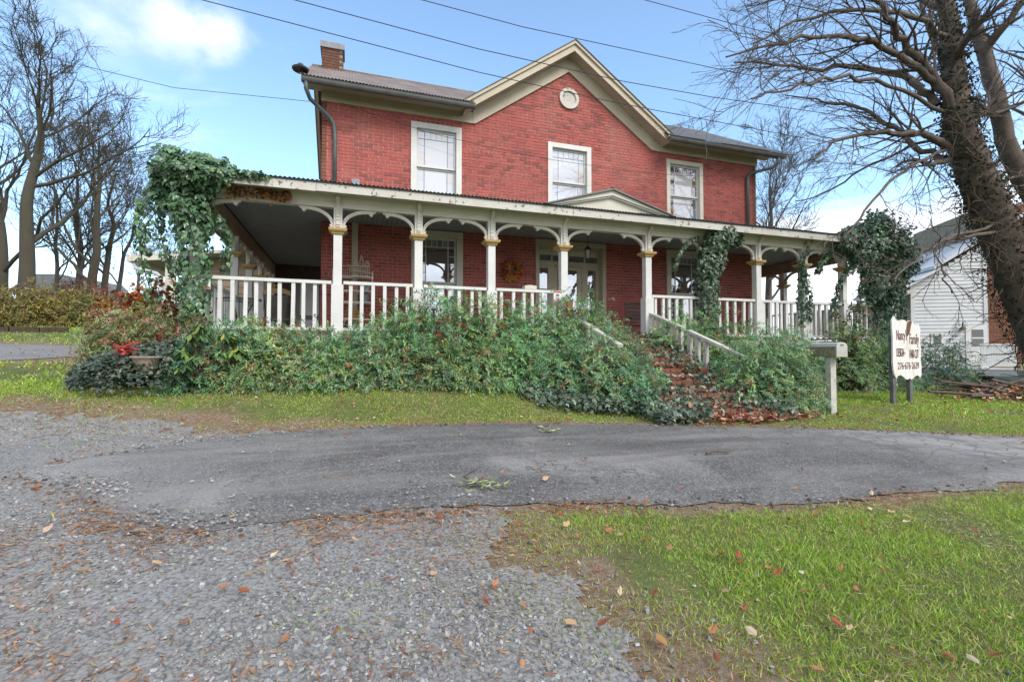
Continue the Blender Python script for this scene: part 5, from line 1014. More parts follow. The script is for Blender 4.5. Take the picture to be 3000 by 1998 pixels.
# ------------------------------------------------------------------ shrubs
NAND = [(0.174, 0.333, 0.157), (0.215, 0.391, 0.171), (0.165, 0.325, 0.192), (0.264, 0.423, 0.149), (0.124, 0.252, 0.125), (0.331, 0.432, 0.250)]
def shrub(name, label, c, H, rx, ry, pal, w=None, nf=800, lf=14, ll=(.042, .072), lw=.32, fl=(.16, .30), reds=0., redpal=((.42, .05, .03), (.50, .14, .04), (.30, .035, .03)), group=None, cat='shrub', mat='leaves', droop=.35, stems=14, shape='lance', inner=.5):
    root = thing(name, label, cat, (c[0], c[1], float(TZ(c[0], c[1])) - .02), 0, group, True)
    u = RNG.uniform(-.12, 1, nf); ph = RNG.uniform(0, 2 * np.pi, nf); ct = np.clip(u, -.12, 1); st = np.sqrt(np.clip(1 - ct * ct, 0, 1))
    lump = 1 + .16 * np.sin(3 * ph + RNG.uniform(0, 6)) * st + .17 * np.sin(5 * ph + 7 * ct + RNG.uniform(0, 6)) + RNG.normal(0, .06, nf)
    rr = lump * (inner + (1 - inner) * RNG.random(nf) ** .45); dirn = np.c_[np.cos(ph) * st, np.sin(ph) * st, ct]; P = dirn * rr[:, None] * [rx, ry, H]; P[:, 2] = np.maximum(P[:, 2], .03)
    D = unit(dirn * [1 / rx, 1 / ry, .8 / H] * .5 + RNG.normal(0, .38, (nf, 3)) + [0, 0, .12]); FL = RNG.uniform(*fl, nf); t_ = np.linspace(.12, 1, lf)
    bend = np.array([0, 0, -droop]); base = P[:, None] + D[:, None] * (FL[:, None] * t_[None])[..., None] + bend * (FL[:, None] * t_[None] ** 2)[..., None]
    side = unit(np.cross(D, RNG.normal(size=(nf, 3)))); sg = np.where(np.arange(lf) % 2, 1, -1.)[None, :, None]; ld = unit(D[:, None] * .6 + side[:, None] * sg * 1.0 + RNG.normal(0, .35, (nf, lf, 3)) + [0, 0, -.15])
    C = pick(nf, pal, w) * RNG.uniform(.82, 1.2) * np.array([RNG.uniform(.85, 1.25), 1, RNG.uniform(.75, 1.1)]); yl = RNG.random(nf) < .05; C[yl] = pick(yl.sum(), [(.30, .28, .07), (.26, .17, .08), (.34, .22, .13)])
    if reds > 0:
        k = RNG.random(nf) < .5 * reds * (.4 + 1.2 * (ct > .55)); C[k] = pick(k.sum(), redpal)
    C = np.repeat(C[:, None], lf, 1) * RNG.uniform(.8, 1.2, (nf, lf, 1)); N = nf * lf; nrm = unit(np.array([0, 0, 1.]) + RNG.normal(0, .38, (N, 3)) + np.repeat(dirn, lf, 0) * .55)
    L = RNG.uniform(*ll, N); b_ = Batch(); b_.leaf(base.reshape(N, 3), ld.reshape(N, 3), nrm, L, L * lw * RNG.uniform(.8, 1.3, N), C.reshape(N, 3), shape); b_.build('foliage', mat, root, (0, 0, 0))
    if stems:
        a = RNG.uniform(0, 2 * np.pi, stems); q = RNG.uniform(.2, .8, stems); e = np.c_[np.cos(a) * q * rx, np.sin(a) * q * ry, H * .85 * np.sqrt(1 - q * q)]; s0 = np.c_[e[:, 0] * .25, e[:, 1] * .25, np.zeros(stems)]; tt = np.linspace(0, 1, 5)[None, :, None]; SPt = s0[:, None] * (1 - tt) + e[:, None] * tt + RNG.normal(0, .02, (stems, 5, 3))
        v, f = tubes(SPt, np.tile(np.linspace(.009, .004, 5), (stems, 1)), 4); fast('stems', v, f, 'stem brown', root, loc=(0, 0, 0))
    return root
def spot(px, base_py, top_py, hw, depth=.55, Ycap=8.75):
    """foot of the shrub seen at base_py, crown top at top_py, half width in photo pixels -> centre, height, radii"""
    g = G(px, base_py); Y = min(g[1] + depth, Ycap); v = ray(px, base_py); X = g[0] * Y / g[1]; zc = (np.array([X, Y, 0]) - [0, 0, CZ]) @ _f; H = CZ - (top_py - 1040) / FPX * zc - float(TZ(X, Y)); return (X, Y), max(H, .25), hw / FPX * zc
gn = 'nandina shrubs before the porch'
back = [(690, 968, .06, 'beside the rhododendron'), (765, 965, .05, 'below the left railing'), (830, 975, .08, 'below the left end of the porch railing'), (960, 985, .04, 'just right of the first porch post'), (1085, 965, .03, 'below the second railing bay'), (1185, 915, .08, 'left of the second porch post'), (1272, 878, .12, 'tallest, before the left ground floor window'), (1362, 900, .08, 'between second and third porch posts'), (1450, 905, .08, 'before the third porch post'), (1545, 920, .05, 'hiding the railing right of the third post'), (1630, 905, .03, 'at the post left of the steps'), (1985, 935, 0, 'behind the upper right stair rail'), (2095, 945, .01, 'at the foot of the ivy post'), (2205, 968, .01, 'below the railing right of the ivy post'), (2320, 985, .01, 'against the right porch railing')]
for px, tp, reds, lab in back:
    Y = 8.42; X = float(PY(px, 1000, Y)[0]); zc = X * _f[0] + Y * _f[1]; H = CZ - (tp - 1040) / FPX * zc - float(TZ(X, Y)); shrub('nandina_shrub', 'green nandina of the back row, ' + lab, (X, Y), H * 1.03, .62 if px < 1900 else .7, .55, NAND, [3, 3, 3, 2, 2, 2], 1000, reds=reds, group=gn, inner=.70, fl=(.12, .25))
frow = [(600, 1150, 1010, 60, 'under the rhododendron'), (755, 1150, 1040, 75, 'leftmost of the front row'), (880, 1150, 1050, 75, 'front row below the first porch post'), (1005, 1147, 1040, 75, 'front row below the plant rack'), (1135, 1146, 1020, 75, 'front row left of the window'), (1265, 1147, 1010, 75, 'front row below the left ground floor window'), (1395, 1147, 1015, 75, 'front row below the third porch post'), (1520, 1152, 1015, 75, 'front row below the wreath'), (1640, 1185, 1010, 85, 'front row where the bank swells towards the steps'), (1755, 1205, 1000, 85, 'spilling over the left stair rail'), (1862, 1218, 1085, 75, 'low, at the left foot of the steps'), (1735, 1150, 925, 60, 'hiding the upper left stair rail'), (1800, 1190, 975, 60, 'covering the lower left stair rail'), (1690, 1160, 905, 55, 'at the head of the left stair rail'), (2165, 1215, 1055, 65, 'low, at the right foot of the steps'), (2235, 1224, 1015, 95, 'large, right of the steps'), (2292, 1222, 1012, 70, 'large, just left of the mailbox'), (2475, 1130, 975, 80, 'behind the mailbox'), (2585, 1150, 985, 75, 'left of the shop sign'), (2765, 1140, 1005, 75, 'right of the shop sign')]
for px, bp, tp, hw, lab in frow:
    c, H, rx = spot(px, bp, tp, hw, .58, 8.6); shrub('nandina_shrub', 'green nandina, ' + lab, c, H * 1.06, rx * 1.1, .58, NAND, [3, 2, 4, 2, 3, 1], 960, reds=.03 if px < 1500 else .01, group=gn, fl=(.13, .27), droop=.45, inner=.70)
# reddish and brown growth at the left end
RED = [(.21, .28, .12), (.32, .26, .19), (.17, .28, .11), (.34, .19, .14), (.20, .31, .16), (.15, .27, .14)]
for px, bp, tp, hw, lab in ((345, 1070, 925, 62, 'pale green and pink nandina at the left end of the bank'), (425, 1065, 915, 72, 'red tinged nandina above the stone urn'), (525, 1100, 918, 85, 'mixed red and green nandina left of the rhododendron'), (690, 1150, 1040, 55, 'small fiery nandina at the lawn edge'), (890, 1150, 1050, 50, 'small orange and green nandina low in the bank')):
    c, H, rx = spot(px, bp, tp, hw, .6, 8.9); shrub('nandina_shrub', lab, c, H, rx, .5, RED, None, 1000, reds=.05, group='reddish nandina at the left')
HY = [(.30, .13, .045), (.24, .095, .035), (.36, .18, .075), (.19, .08, .035)]
for px, py, tp, hw, z, lab in ((485, 930, 838, 48, 9.5, 'brown dried hydrangea beside the ivy column'), (400, 935, 868, 42, 10., 'brown dried hydrangea left of the ivy column'), (308, 935, 895, 24, 10.5, 'small round brown hydrangea head far left of the bank')):
    p = PZ(px, py, z); H = (py - tp) / FPX * z; g0 = float(TZ(p[0], p[1])); shrub('dried_hydrangea', lab, p[:2], H + p[2] - g0, hw / FPX * z, .35, HY, None, 420, 7, (.06, .10), .75, (.05, .14), group='dried hydrangeas', mat='dry leaves', shape='curl', inner=.75)
# rhododendron: whorls of large drooping leaves, each leaf its own piece
c, H, rx = spot(620, 1125, 915, 100, .45, 8.0); rh = thing('rhododendron', 'rhododendron with large drooping green and yellow leaves among the shrubs', 'shrub', (c[0], c[1], float(TZ(*c))), 0, None, True)
T, TF = SHAPES['oval']; rm_ = []
for col in ((.055, .125, .035), (.085, .17, .04), (.15, .22, .04), (.33, .28, .04), (.035, .085, .035)):
    V = T * [1, .32, .35]; o = fast('leaf', V, TF, 'ivy leaves', rh, True, np.tile(col, (len(T), 1)), loc=(0, 0, 0)); rm_.append(o)
used = set()
for k in range(42):
    a = random.uniform(0, 6.283); q = random.uniform(.25, 1); hh = H * (1 - .75 * q * q) * random.uniform(.75, 1.02); w0 = Vector((math.cos(a) * q * rx, math.sin(a) * q * .5 - .12, max(hh, .15)))
    MB().tube([(w0.x * .3, w0.y * .3, .0), (w0.x * .75, w0.y * .75, w0.z * .6), w0], [.014, .010, .006], 5).build('stem', 'stem brown', rh, loc=(0, 0, 0))
    for j in range(7):
        mi = random.choices(range(5), [4, 4, 2, .8, 3])[0]; e_ = (0, R(random.uniform(15, 65)), j * .9 + random.uniform(-.2, .2)); s_ = random.uniform(.12, .185)
        if mi not in used: o = rm_[mi]; used.add(mi); o.location = w0; o.rotation_euler = e_; o.scale = (s_,) * 3
        else: inst('leaf', rm_[mi], rh, w0, e_, (s_,) * 3)
# stone urns sunk in the ivy
for px, py, sc, lab in ((428, 1060, .62, 'stone urn half sunk in ivy below the red nandina'),):
    g = G(px, py + 40); Y = 7.75; p = PY(px, py, Y); u_ = thing('stone_urn', lab, 'urn', (p[0], p[1], p[2] - .16), 0, None, True, sc); MB().lathe([(.12, 0), (.10, .06), (.16, .10), (.23, .22), (.25, .32), (.29, .34), (.29, .38), (.25, .38), (.22, .30)], (0, 0, 0), 20).build('bowl', 'concrete', u_, True)
rp_ = PY(368, 1022, 7.8); rf = thing('red_flower', 'bright red poinsettia like plant beside the stone urn', 'plant', (rp_[0], rp_[1], rp_[2] - .1), 0, None, True); n = 46; b_ = Batch(); a = RNG.uniform(0, 6.283, n); b_.leaf(np.tile([0, 0, .1], (n, 1)) + RNG.normal(0, .04, (n, 3)), np.c_[np.cos(a), np.sin(a), RNG.uniform(-.5, .9, n)], unit(np.array([0, -.6, 1]) + RNG.normal(0, .3, (n, 3))), RNG.uniform(.06, .13, n), RNG.uniform(.025, .045, n), pick(n, [(.45, .03, .02), (.5, .06, .03), (.3, .02, .02)]), 'oval'); b_.build('petals', 'leaves', rf, (0, 0, 0))
# far left hedge
FO = [(.18, .22, .05), (.25, .24, .06), (.14, .165, .055), (.20, .15, .075), (.34, .29, .07)]
for px, bp, tp, hw, z, pal, lab in ((-40, 968, 862, 90, 17, FO, 'yellow green arching hedge shrub at the left edge'), (75, 965, 842, 80, 18, FO, 'tall yellow green hedge shrub below the thick trunk'), (165, 962, 850, 70, 18.5, FO, 'yellow green hedge shrub in the middle of the far hedge'), (245, 960, 870, 60, 19, FO, 'brown green hedge shrub at the right end of the far hedge'),
        (215, 905, 815, 45, 24, [(.28, .08, .045), (.22, .07, .045), (.16, .10, .05)], 'reddish shrub behind the hedge below the left trees'), (285, 935, 850, 45, 22, [(.34, .07, .06), (.24, .09, .06), (.15, .11, .05)], 'red leaved shrub right of the far hedge'), (455, 925, 800, 55, 30, [(.30, .11, .08), (.22, .10, .07)], 'rusty red shrub beside the rear addition'), (370, 930, 865, 50, 34, [(.10, .12, .05), (.13, .12, .06)], 'low green shrub far behind the dried hydrangeas')):
    p = PZ(px, bp, z); g0 = float(TZ(p[0], p[1])); Ht = CZ - (tp - 1040) / FPX * z - g0; shrub('hedge_shrub', lab, p[:2], Ht, hw / FPX * z * 1.15, 1.2, pal, None, 900, 8, (.09, .16), .30, (.4, .8), group='far left hedge', stems=24, inner=.3, droop=.5)
# ------------------------------------------------------------------ ivy
IV = [(0.083, 0.179, 0.091), (0.111, 0.222, 0.104), (0.064, 0.136, 0.073), (0.157, 0.257, 0.111), (0.129, 0.200, 0.124)]
def ivy(name, label, loc, blobs, paths, strands=(), pal=IV, w=None, size=(.06, .105)):
    """blobs (centre, radii, n): clouds of leaves; paths (points, radius, n): leaves wrapped on a stem"""
    root = thing(name, label, 'ivy', tuple(loc)); b_ = Batch(); 
    for c_, rr, n in blobs:
        d = rdir(n); lump = 1 + .18 * np.sin(d[:, 0] * 6 + c_[0]) + .15 * np.sin(d[:, 2] * 7 + d[:, 1] * 5); q = (RNG.random(n) ** .3) * lump; P = np.array(c_) + d * q[:, None] * np.array(rr)
        s = RNG.uniform(*size, n); b_.leaf(P, unit(np.array([0, -.25, -.8]) + d * .35 + RNG.normal(0, .4, (n, 3))), unit(d + np.array([0, -.35, .35]) + RNG.normal(0, .35, (n, 3))), s, s * RNG.uniform(.75, 1.05, n), pick(n, pal, w), 'ivy')
    for pts, r_, n in paths:
        Pc, rr = smooth_line(pts, r_ if hasattr(r_, '__len__') else [r_] * len(pts), 6); x = RNG.uniform(0, len(Pc) - 1.001, n); i = x.astype(int); fr = (x - i)[:, None]; c_ = Pc[i] * (1 - fr) + Pc[i + 1] * fr; d = rdir(n); d[:, 2] *= .35; d = unit(d); s = RNG.uniform(*size, n) * .9
        b_.leaf(c_ + d * (rr[i] * RNG.uniform(.55, 1.1, n))[:, None], unit(np.array([0, 0, -1.]) + RNG.normal(0, .35, (n, 3))), unit(d + [0, -.1, .25] + RNG.normal(0, .3, (n, 3))), s, s * RNG.uniform(.75, 1.05, n), pick(n, pal, w), 'ivy')
    b_.build('leaves', 'ivy leaves', root)
    for pts in strands: MB().tube(smooth_line(pts, [.012] * len(pts), 4)[0], .009, 5).build('vine_stem', 'stem brown', root)
    return root
c0 = (PXL, 9.1)
def hang(px0, py0, px1, py1, Y0, Y1, bow=0):
    a, b = PY(px0, py0, Y0), PY(px1, py1, Y1); m_ = (a + b) / 2 + np.array([bow, 0, .1]); return [a, m_, b]
sl = [hang(500, 560, 455, 900, 9.0, 9.3, -.3), hang(470, 540, 430, 740, 9., 9.2, -.2), hang(640, 640, 655, 800, 9.1, 9.6, .1), hang(490, 600, 515, 820, 9.2, 9.3, -.15)]
ivy('ivy_column', 'dense dark ivy covering the left corner post and roof edge', (PXL, 9.2, .9), [((-2.55, 8.95, 4.12), (.50, .38, .34), 1700), ((-2.2, 8.78, 4.10), (.42, .22, .25), 800), ((-2.48, 9.05, 3.6), (.34, .30, .45), 1300), ((-1.75, 8.74, 4.11), (.5, .10, .06), 300), ((-2.85, 9.1, 3.85), (.28, .25, .45), 260)],
    [([(-2.42, 9.15, .9), (-2.40, 9.15, 1.6), (-2.42, 9.1, 2.4), (-2.45, 9.1, 3.3)], [.19, .23, .25, .30], 2100)] + [(h, .10, 130) for h in sl], sl)
n = 260; dl = thing('dead_leaves', 'dry brown leaf clump caught on the beam right of the ivy corner', 'leaves', (-1.5, 9.1, 3.9)); b_ = Batch(); P = np.c_[RNG.uniform(-1.95, -1.0, n), RNG.uniform(8.98, 9.12, n), 3.93 + RNG.normal(0, .05, n)]; b_.leaf(P, unit(np.array([0, -.2, -1]) + RNG.normal(0, .5, (n, 3))), unit(np.array([0, -1, .2]) + RNG.normal(0, .5, (n, 3))), RNG.uniform(.05, .09, n), RNG.uniform(.03, .06, n), pick(n, [(.30, .13, .05), (.22, .09, .04), (.38, .2, .09)]), 'curl'); b_.build('leaves', 'dry leaves', dl)
pv = [(7.62, 9.1, 1.5), (7.63, 9.08, 2.2), (7.60, 9.06, 2.9), (7.74, 9.05, 3.5), (7.9, 9.0, 3.95)]
ivy('ivy_post', 'ivy column wrapping the porch post right of the steps', (7.65, 9.1, 1.5), [((7.95, 8.9, 3.85), (.42, .22, .26), 900), ((7.62, 9.0, 3.35), (.3, .25, .4), 800)], [(pv, [.20, .25, .30, .33, .3], 2500), (hang(2050, 690, 1975, 790, 9., 9.0, -.1), .06, 110)], [pv, hang(2050, 690, 1975, 790, 9., 9.0, -.1)], [(.07, .12, .065), (.10, .155, .085), (.05, .09, .055), (.14, .18, .12)])
rs_ = [hang(2500, 760, 2440, 930, 9.0, 9.1, -.1), hang(2470, 720, 2395, 800, 9.0, 9.0, -.1), hang(2540, 780, 2500, 1000, 9, 9.2, 0), hang(2620, 760, 2650, 940, 9, 9.2, .1), hang(2370, 700, 2350, 960, 9.05, 9.1, -.15), hang(2345, 760, 2372, 940, 9.0, 9.05, .1)]
ivy('ivy_thicket', 'massive dark ivy thicket swallowing the right porch corner', (PXR, 9.2, .4), [((12.75, 8.9, 3.95), (1.0, .55, .72), 4200), ((11.75, 8.72, 4.05), (.6, .22, .28), 800), ((13.35, 8.9, 3.7), (.65, .5, .85), 2400), ((12.9, 8.95, 3.1), (.45, .4, .7), 1500), ((12.6, 8.7, 4.6), (.5, .3, .25), 260)],
    [([(13.1, 9.15, .3), (13.15, 9.1, 1.5), (13.2, 9.05, 2.6), (13.1, 9, 3.4)], [.28, .34, .42, .5], 2600)] + [(h, .09, 190) for h in rs_], rs_, [(.055, .115, .07), (.072, .145, .08), (.042, .085, .058), (.10, .165, .085)])
# climbing shrub with pale leaves below the thicket
c, H, rx = spot(2500, 1120, 850, 55, .5, 8.7); shrub('climbing_shrub', 'loose yellow green climber in front of the right railing', c, H, rx, .3, [(.13, .16, .05), (.09, .12, .04), (.2, .19, .06), (.17, .11, .05)], None, 380, 6, (.06, .10), .5, (.1, .3), inner=.2, shape='oval', stems=20)
# ground ivy: mound at the left, skirt below the shrubs, growth over the steps
def ivy_ground(name, label, pts, n, h, spread, pal=IV, size=(.05, .09)):
    P = []; 
    for (X, Y, rx_, ry_, hh, k) in pts:
        a = RNG.uniform(0, 6.283, k); q = np.sqrt(RNG.random(k)); x = X + np.cos(a) * q * rx_; y = Y + np.sin(a) * q * ry_; P.append(np.c_[x, y, TZ(x, y) + hh * np.sqrt(np.clip(1 - q ** 2.2, 0, 1)) * RNG.uniform(.75, 1.05, k) + .03])
    P = np.concatenate(P); n = len(P); o = thing(name, label, 'ivy', (float(P[:, 0].mean()), float(P[:, 1].mean()), float(P[:, 2].min()))); s = RNG.uniform(*size, n); b_ = Batch()
    b_.leaf(P, unit(np.array([0, -.7, -.35]) + RNG.normal(0, .55, (n, 3))), unit(np.array([0, -.45, .8]) + RNG.normal(0, .4, (n, 3))), s, s * RNG.uniform(.75, 1.05, n), pick(n, pal), 'ivy'); b_.build('leaves', 'ivy leaves', o); return o
GI = [(0.083, 0.138, 0.088), (0.110, 0.159, 0.095), (0.062, 0.103, 0.069), (0.152, 0.172, 0.107), (0.097, 0.131, 0.101)]
g = G(400, 1172); ivy_ground('ivy_mound', 'low dark ivy mound spilling onto the lawn at the far left', [(g[0], g[1] + .8, 1.0, .8, .60, 4600), (g[0] + .75, g[1] + .85, .8, .6, .42, 1700), (g[0] - .55, g[1] + 1.05, .6, .6, .5, 1300), (g[0] + .2, g[1] + .95, .55, .4, .66, 1300)], 0, 0, 0, [(.055, .09, .065), (.07, .105, .07), (.04, .065, .05), (.10, .12, .08), (.075, .085, .05)], (.035, .07))
sk = [(*(G(px, py)[:2] + np.array([0, .33])), .42, .30, .20, 260) for px, py in ((720, 1152), (820, 1152), (920, 1150), (1010, 1148), (1110, 1147), (1210, 1148), (1310, 1148), (1400, 1147), (1500, 1152), (1580, 1165), (1620, 1190), (1680, 1212), (1770, 1220), (1850, 1225))]
ivy_ground('ivy_skirt', 'strip of dark ivy along the foot of the shrub bank', sk, 0, 0, 0, GI)
st_ = []
def ivy_steps():
    o = thing('step_ivy', 'ivy creeping over the sides and treads of the brick steps', 'ivy', (5.15, 6.2, .3)); P = []
    for k in range(NS):
        y0 = 5.78 + TR * k; zt = .25 + RS * (k + 1)
        for xa, xb, m_ in ((3.95, 4.9, 480), (5.5, 6.4, 420), (4.6, 5.6, 210)):
            x = RNG.uniform(xa, xb, m_); y = y0 + RNG.uniform(-.08, TR, m_); P.append(np.c_[x, y, zt + RNG.uniform(-.12, .10, m_) - (y < y0) * RNG.uniform(0, .15, m_)])
    x = np.r_[RNG.uniform(3.9, 4.7, 260), RNG.uniform(5.9, 6.5, 160)]; y = 5.76 - RNG.random(420) * .2; P.append(np.c_[x, y, TZ(x, y) + RNG.uniform(.02, .2, 420)]); P = np.concatenate(P); P = P[fbm(P[:, 0], P[:, 1], 2.5, 21) > .40]; n = len(P); s = RNG.uniform(.05, .085, n); b_ = Batch()
    b_.leaf(P, unit(np.array([0, -.7, -.3]) + RNG.normal(0, .55, (n, 3))), unit(np.array([0, -.5, .8]) + RNG.normal(0, .4, (n, 3))), s, s * RNG.uniform(.75, 1.05, n), pick(n, GI), 'ivy'); b_.build('leaves', 'ivy leaves', o)
ivy_steps()

# ------------------------------------------------------------------ fallen leaves, twigs, grass, stones
LV = [(.30, .12, .05), (.38, .19, .09), (.22, .08, .04), (.45, .30, .18), (.34, .09, .05), (.50, .40, .28)]
def flat_leaves(X, Y, Zo, s, pal=LV, shape='curl'):
    n = len(X); a = RNG.uniform(0, 6.283, n); b_ = Batch(); b_.leaf(np.c_[X, Y, Zo], np.c_[np.cos(a), np.sin(a), RNG.normal(.08, .18, n)], unit(np.array([0, 0, 1.]) + RNG.normal(0, .35, (n, 3))), s, s * RNG.uniform(.45, .7, n), pick(n, pal), shape); return b_
X = []; Y = []; Zs_ = []
for k in range(NS):
    m_ = 210; x = RNG.uniform(4.35, 5.95, m_); y = 5.80 + TR * k + RNG.uniform(0, TR, m_); X.append(x); Y.append(y); Zs_.append(.25 + RS * (k + 1) + RNG.uniform(0, .04, m_))
x = RNG.normal(5.55, .5, 480); y = 5.64 + RNG.normal(0, .10, 480); X.append(x); Y.append(y); Zs_.append(TZ(x, y) + RNG.uniform(.01, .10, 480)); b_ = flat_leaves(np.concatenate(X), np.concatenate(Y), np.concatenate(Zs_), RNG.uniform(.06, .11, sum(map(len, X))), [(.34, .155, .09), (.44, .25, .16), (.25, .10, .06), (.48, .33, .25), (.30, .09, .06)])
o = b_.build('step_leaf_litter', 'dry leaves', None, kind='stuff'); tag(o, 'drift of fallen reddish leaves lying on and below the brick steps', 'leaves')
def lawn_pts(x0, x1, y0, y1, dens):
    n = int((x1 - x0) * (y1 - y0) * dens); X = RNG.uniform(x0, x1, n); Y = RNG.uniform(y0, y1, n); v = np.c_[X, Y, np.zeros(n)] - [0, 0, CZ]; z = v @ _f; px = 1500 + FPX * (v @ _r) / np.maximum(z, .01); k = (z > .5) & (px > -250) & (px < 3250); return X[k], Y[k]
def zone(X, Y): return sdist(X, Y, DRIVE), sdist(X, Y, GRAV)
bx_ = lambda X, Y: ((X > PXL - .2) & (X < PXR + .2) & (Y > 8.9)) | ((X > 4.2) & (X < 6.2) & (Y > 5.75))
GRA = [(0.270, 0.427, 0.040), (0.340, 0.502, 0.060), (0.212, 0.351, 0.040), (0.422, 0.527, 0.080), (0.446, 0.427, 0.140), (0.564, 0.502, 0.220)]
b_ = Batch()
for x0, x1, y0, y1, dens, l0, l1, w_ in ((-.3, 5.5, .9, 3.6, 10500, .016, .050, .0032), (-9, 13, 3.4, 9.4, 2600, .025, .055, .0065), (9, 26, 5, 14, 260, .05, .09, .018), (-26, -2.6, 8.5, 22, 130, .05, .10, .025)):
    X, Y = lawn_pts(x0, x1, y0, y1, dens); sd1, sd2 = zone(X, Y); f_ = fbm(X, Y, 1.3, 31); p_ = np.clip((sd1 - .04) / .22, 0, 1) * (np.clip((sd2 + .15) / .8, 0, 1) + .16 * np.clip((sd2 + 1.5) / 1.4, 0, 1) * (fbm(X, Y, 2.6, 37) > .52)) * np.clip((f_ - .24) / .26, .10, 1); k = (RNG.random(len(X)) < p_) & ~bx_(X, Y) & (sdist(X, Y, LANE) > .1)
    X, Y, f_, sd2 = X[k], Y[k], f_[k], sd2[k]; n = len(X); dry = np.clip(fbm(X, Y, .9, 41) * 2.0 - .78 + np.clip(.45 - sd2, 0, .6), 0, 1); C = pick(n, GRA, [3, 3, 3, 2, .6, .3]); kd = RNG.random(n) < dry * .75; C[kd] = pick(kd.sum(), [(.38, .31, .14), (.46, .38, .22), (.30, .22, .11), (.26, .27, .08)])
    L = RNG.uniform(l0, l1, n) * (.45 + 1.3 * f_ * fbm(X, Y, 4.5, 43) * 1.6); b_.leaf(np.c_[X, Y, TZ(X, Y) - .004], np.c_[RNG.normal(0, .8, (n, 2)), np.ones(n)], rdir(n), L, w_ * RNG.uniform(.7, 1.4, n), C)
for x0, x1, y0, y1, dens, l0, l1 in ((-.5, 5.5, .9, 3.6, 2200, .03, .07), (-9, 13, 3.4, 9.4, 350, .04, .08)):
    X, Y = lawn_pts(x0, x1, y0, y1, dens); sd1, sd2 = zone(X, Y); k = (sd1 > .03) & (sd2 > -.5) & ~bx_(X, Y) & (RNG.random(len(X)) < np.clip(fbm(X, Y, 1.4, 47) * 2.4 - .8, .08, 1)); X, Y = X[k], Y[k]; n = len(X); a = RNG.uniform(0, 6.283, n)
    b_.leaf(np.c_[X, Y, TZ(X, Y) + RNG.uniform(.004, .022, n)], np.c_[np.cos(a), np.sin(a), RNG.normal(.05, .2, n)], rdir(n), RNG.uniform(l0, l1, n), np.full(n, .003 if y1 < 4 else .006), pick(n, [(.44, .36, .20), (.36, .27, .13), (.30, .19, .09), (.50, .44, .28)]))
o = b_.build('grass', 'leaves', None, kind='stuff'); tag(o, 'short green and straw coloured grass of the lawns', 'grass')
b_ = Batch()
for x0, x1, y0, y1, dens, l0, l1 in ((-4, 5, 1., 4.2, 1700, .03, .075), (-9, 12, 3., 7.5, 420, .05, .10)):
    X, Y = lawn_pts(x0, x1, y0, y1, dens); sd1, sd2 = zone(X, Y); p_ = 1.5 * np.exp(-((sd1 - .05) / .12) ** 2) + .6 * np.exp(-((sd2 + .25) / .55) ** 2) * (sd1 > 0) + .35 * (fbm(X, Y, 2.2, 51) > .62) * (sd1 > -.02) * (sd2 < .3); k = RNG.random(len(X)) < p_ * np.clip(fbm(X, Y, 1.7, 53) * 2.6 - .85, 0, 1); X, Y = X[k], Y[k]; n = len(X); a = RNG.uniform(0, 6.283, n); L = RNG.uniform(l0, l1, n)
    b_.leaf(np.c_[X, Y, TZ(X, Y) + .02 * RNG.random(n) + .012], np.c_[np.cos(a), np.sin(a), RNG.normal(0, .12, n)], unit(np.array([0, 0, 1.]) + RNG.normal(0, .3, (n, 3))), L, L * .09 + .002, pick(n, [(.30, .13, .055), (.38, .19, .08), (.24, .10, .045), (.42, .27, .14)]))
o = b_.build('pine_needles', 'dry leaves', None, kind='stuff'); tag(o, 'rusty fallen pine needles along the edges of drive and gravel', 'needles')
X, Y = lawn_pts(-9, 26, 1.2, 14, 30); sd1, sd2 = zone(X, Y); k = (RNG.random(len(X)) < np.where(sd1 < 0, .07, np.where(sd2 < 0, .5, .8)) * np.clip(fbm(X, Y, .7, 61) * 2 - .5, .1, 1)) & ~bx_(X, Y); X, Y = X[k], Y[k]; sd1 = sd1[k]
o = flat_leaves(X, Y, TZ(X, Y) + np.where(sd1 < 0, .045, .035), RNG.uniform(.025, .06, len(X))).build('leaf_litter', 'dry leaves', None, kind='stuff'); tag(o, 'scattered small fallen leaves on lawns, gravel and drive', 'leaves')
# larger single leaves near the lens
T, TF = SHAPES['curl']; pro = None; spots = [(2240, 1680), (2510, 1735), (2555, 1580), (2900, 1815), (2965, 1830), (2620, 1920), (2735, 1645), (2800, 1960), (2090, 1640), (2380, 1520), (2460, 1540), (2310, 1600), (2210, 1500), (2345, 1755), (2120, 1745), (2855, 1600), (2080, 1880), (2420, 1995), (2660, 1470), (2730, 1570), (670, 1583), (670, 1530), (975, 1270), (1120, 1345), (640, 1745), (820, 1900), (1400, 1740), (1540, 1800), (1690, 1850), (1260, 1700), (1120, 1720), (2350, 1690), (2590, 1650), (2950, 1530), (2150, 1580), (2440, 1640), (1970, 1560), (2030, 1500), (2550, 1500), (2490, 1960)]
lm = []
for col in ((.36, .17, .08), (.46, .30, .17), (.27, .10, .05), (.58, .52, .40)):
    me = bpy.data.meshes.new('leaf'); me.from_pydata([tuple(q) for q in T * [1, .62, .9]], [], [tuple(q) for q in TF]); a = me.color_attributes.new('col', 'FLOAT_COLOR', 'POINT'); a.data.foreach_set('color', np.tile((*col, 1), (len(T), 1)).astype(np.float32).ravel()); me.materials.append(MATS['dry leaves']); lm.append(me)
cnt_ = {}
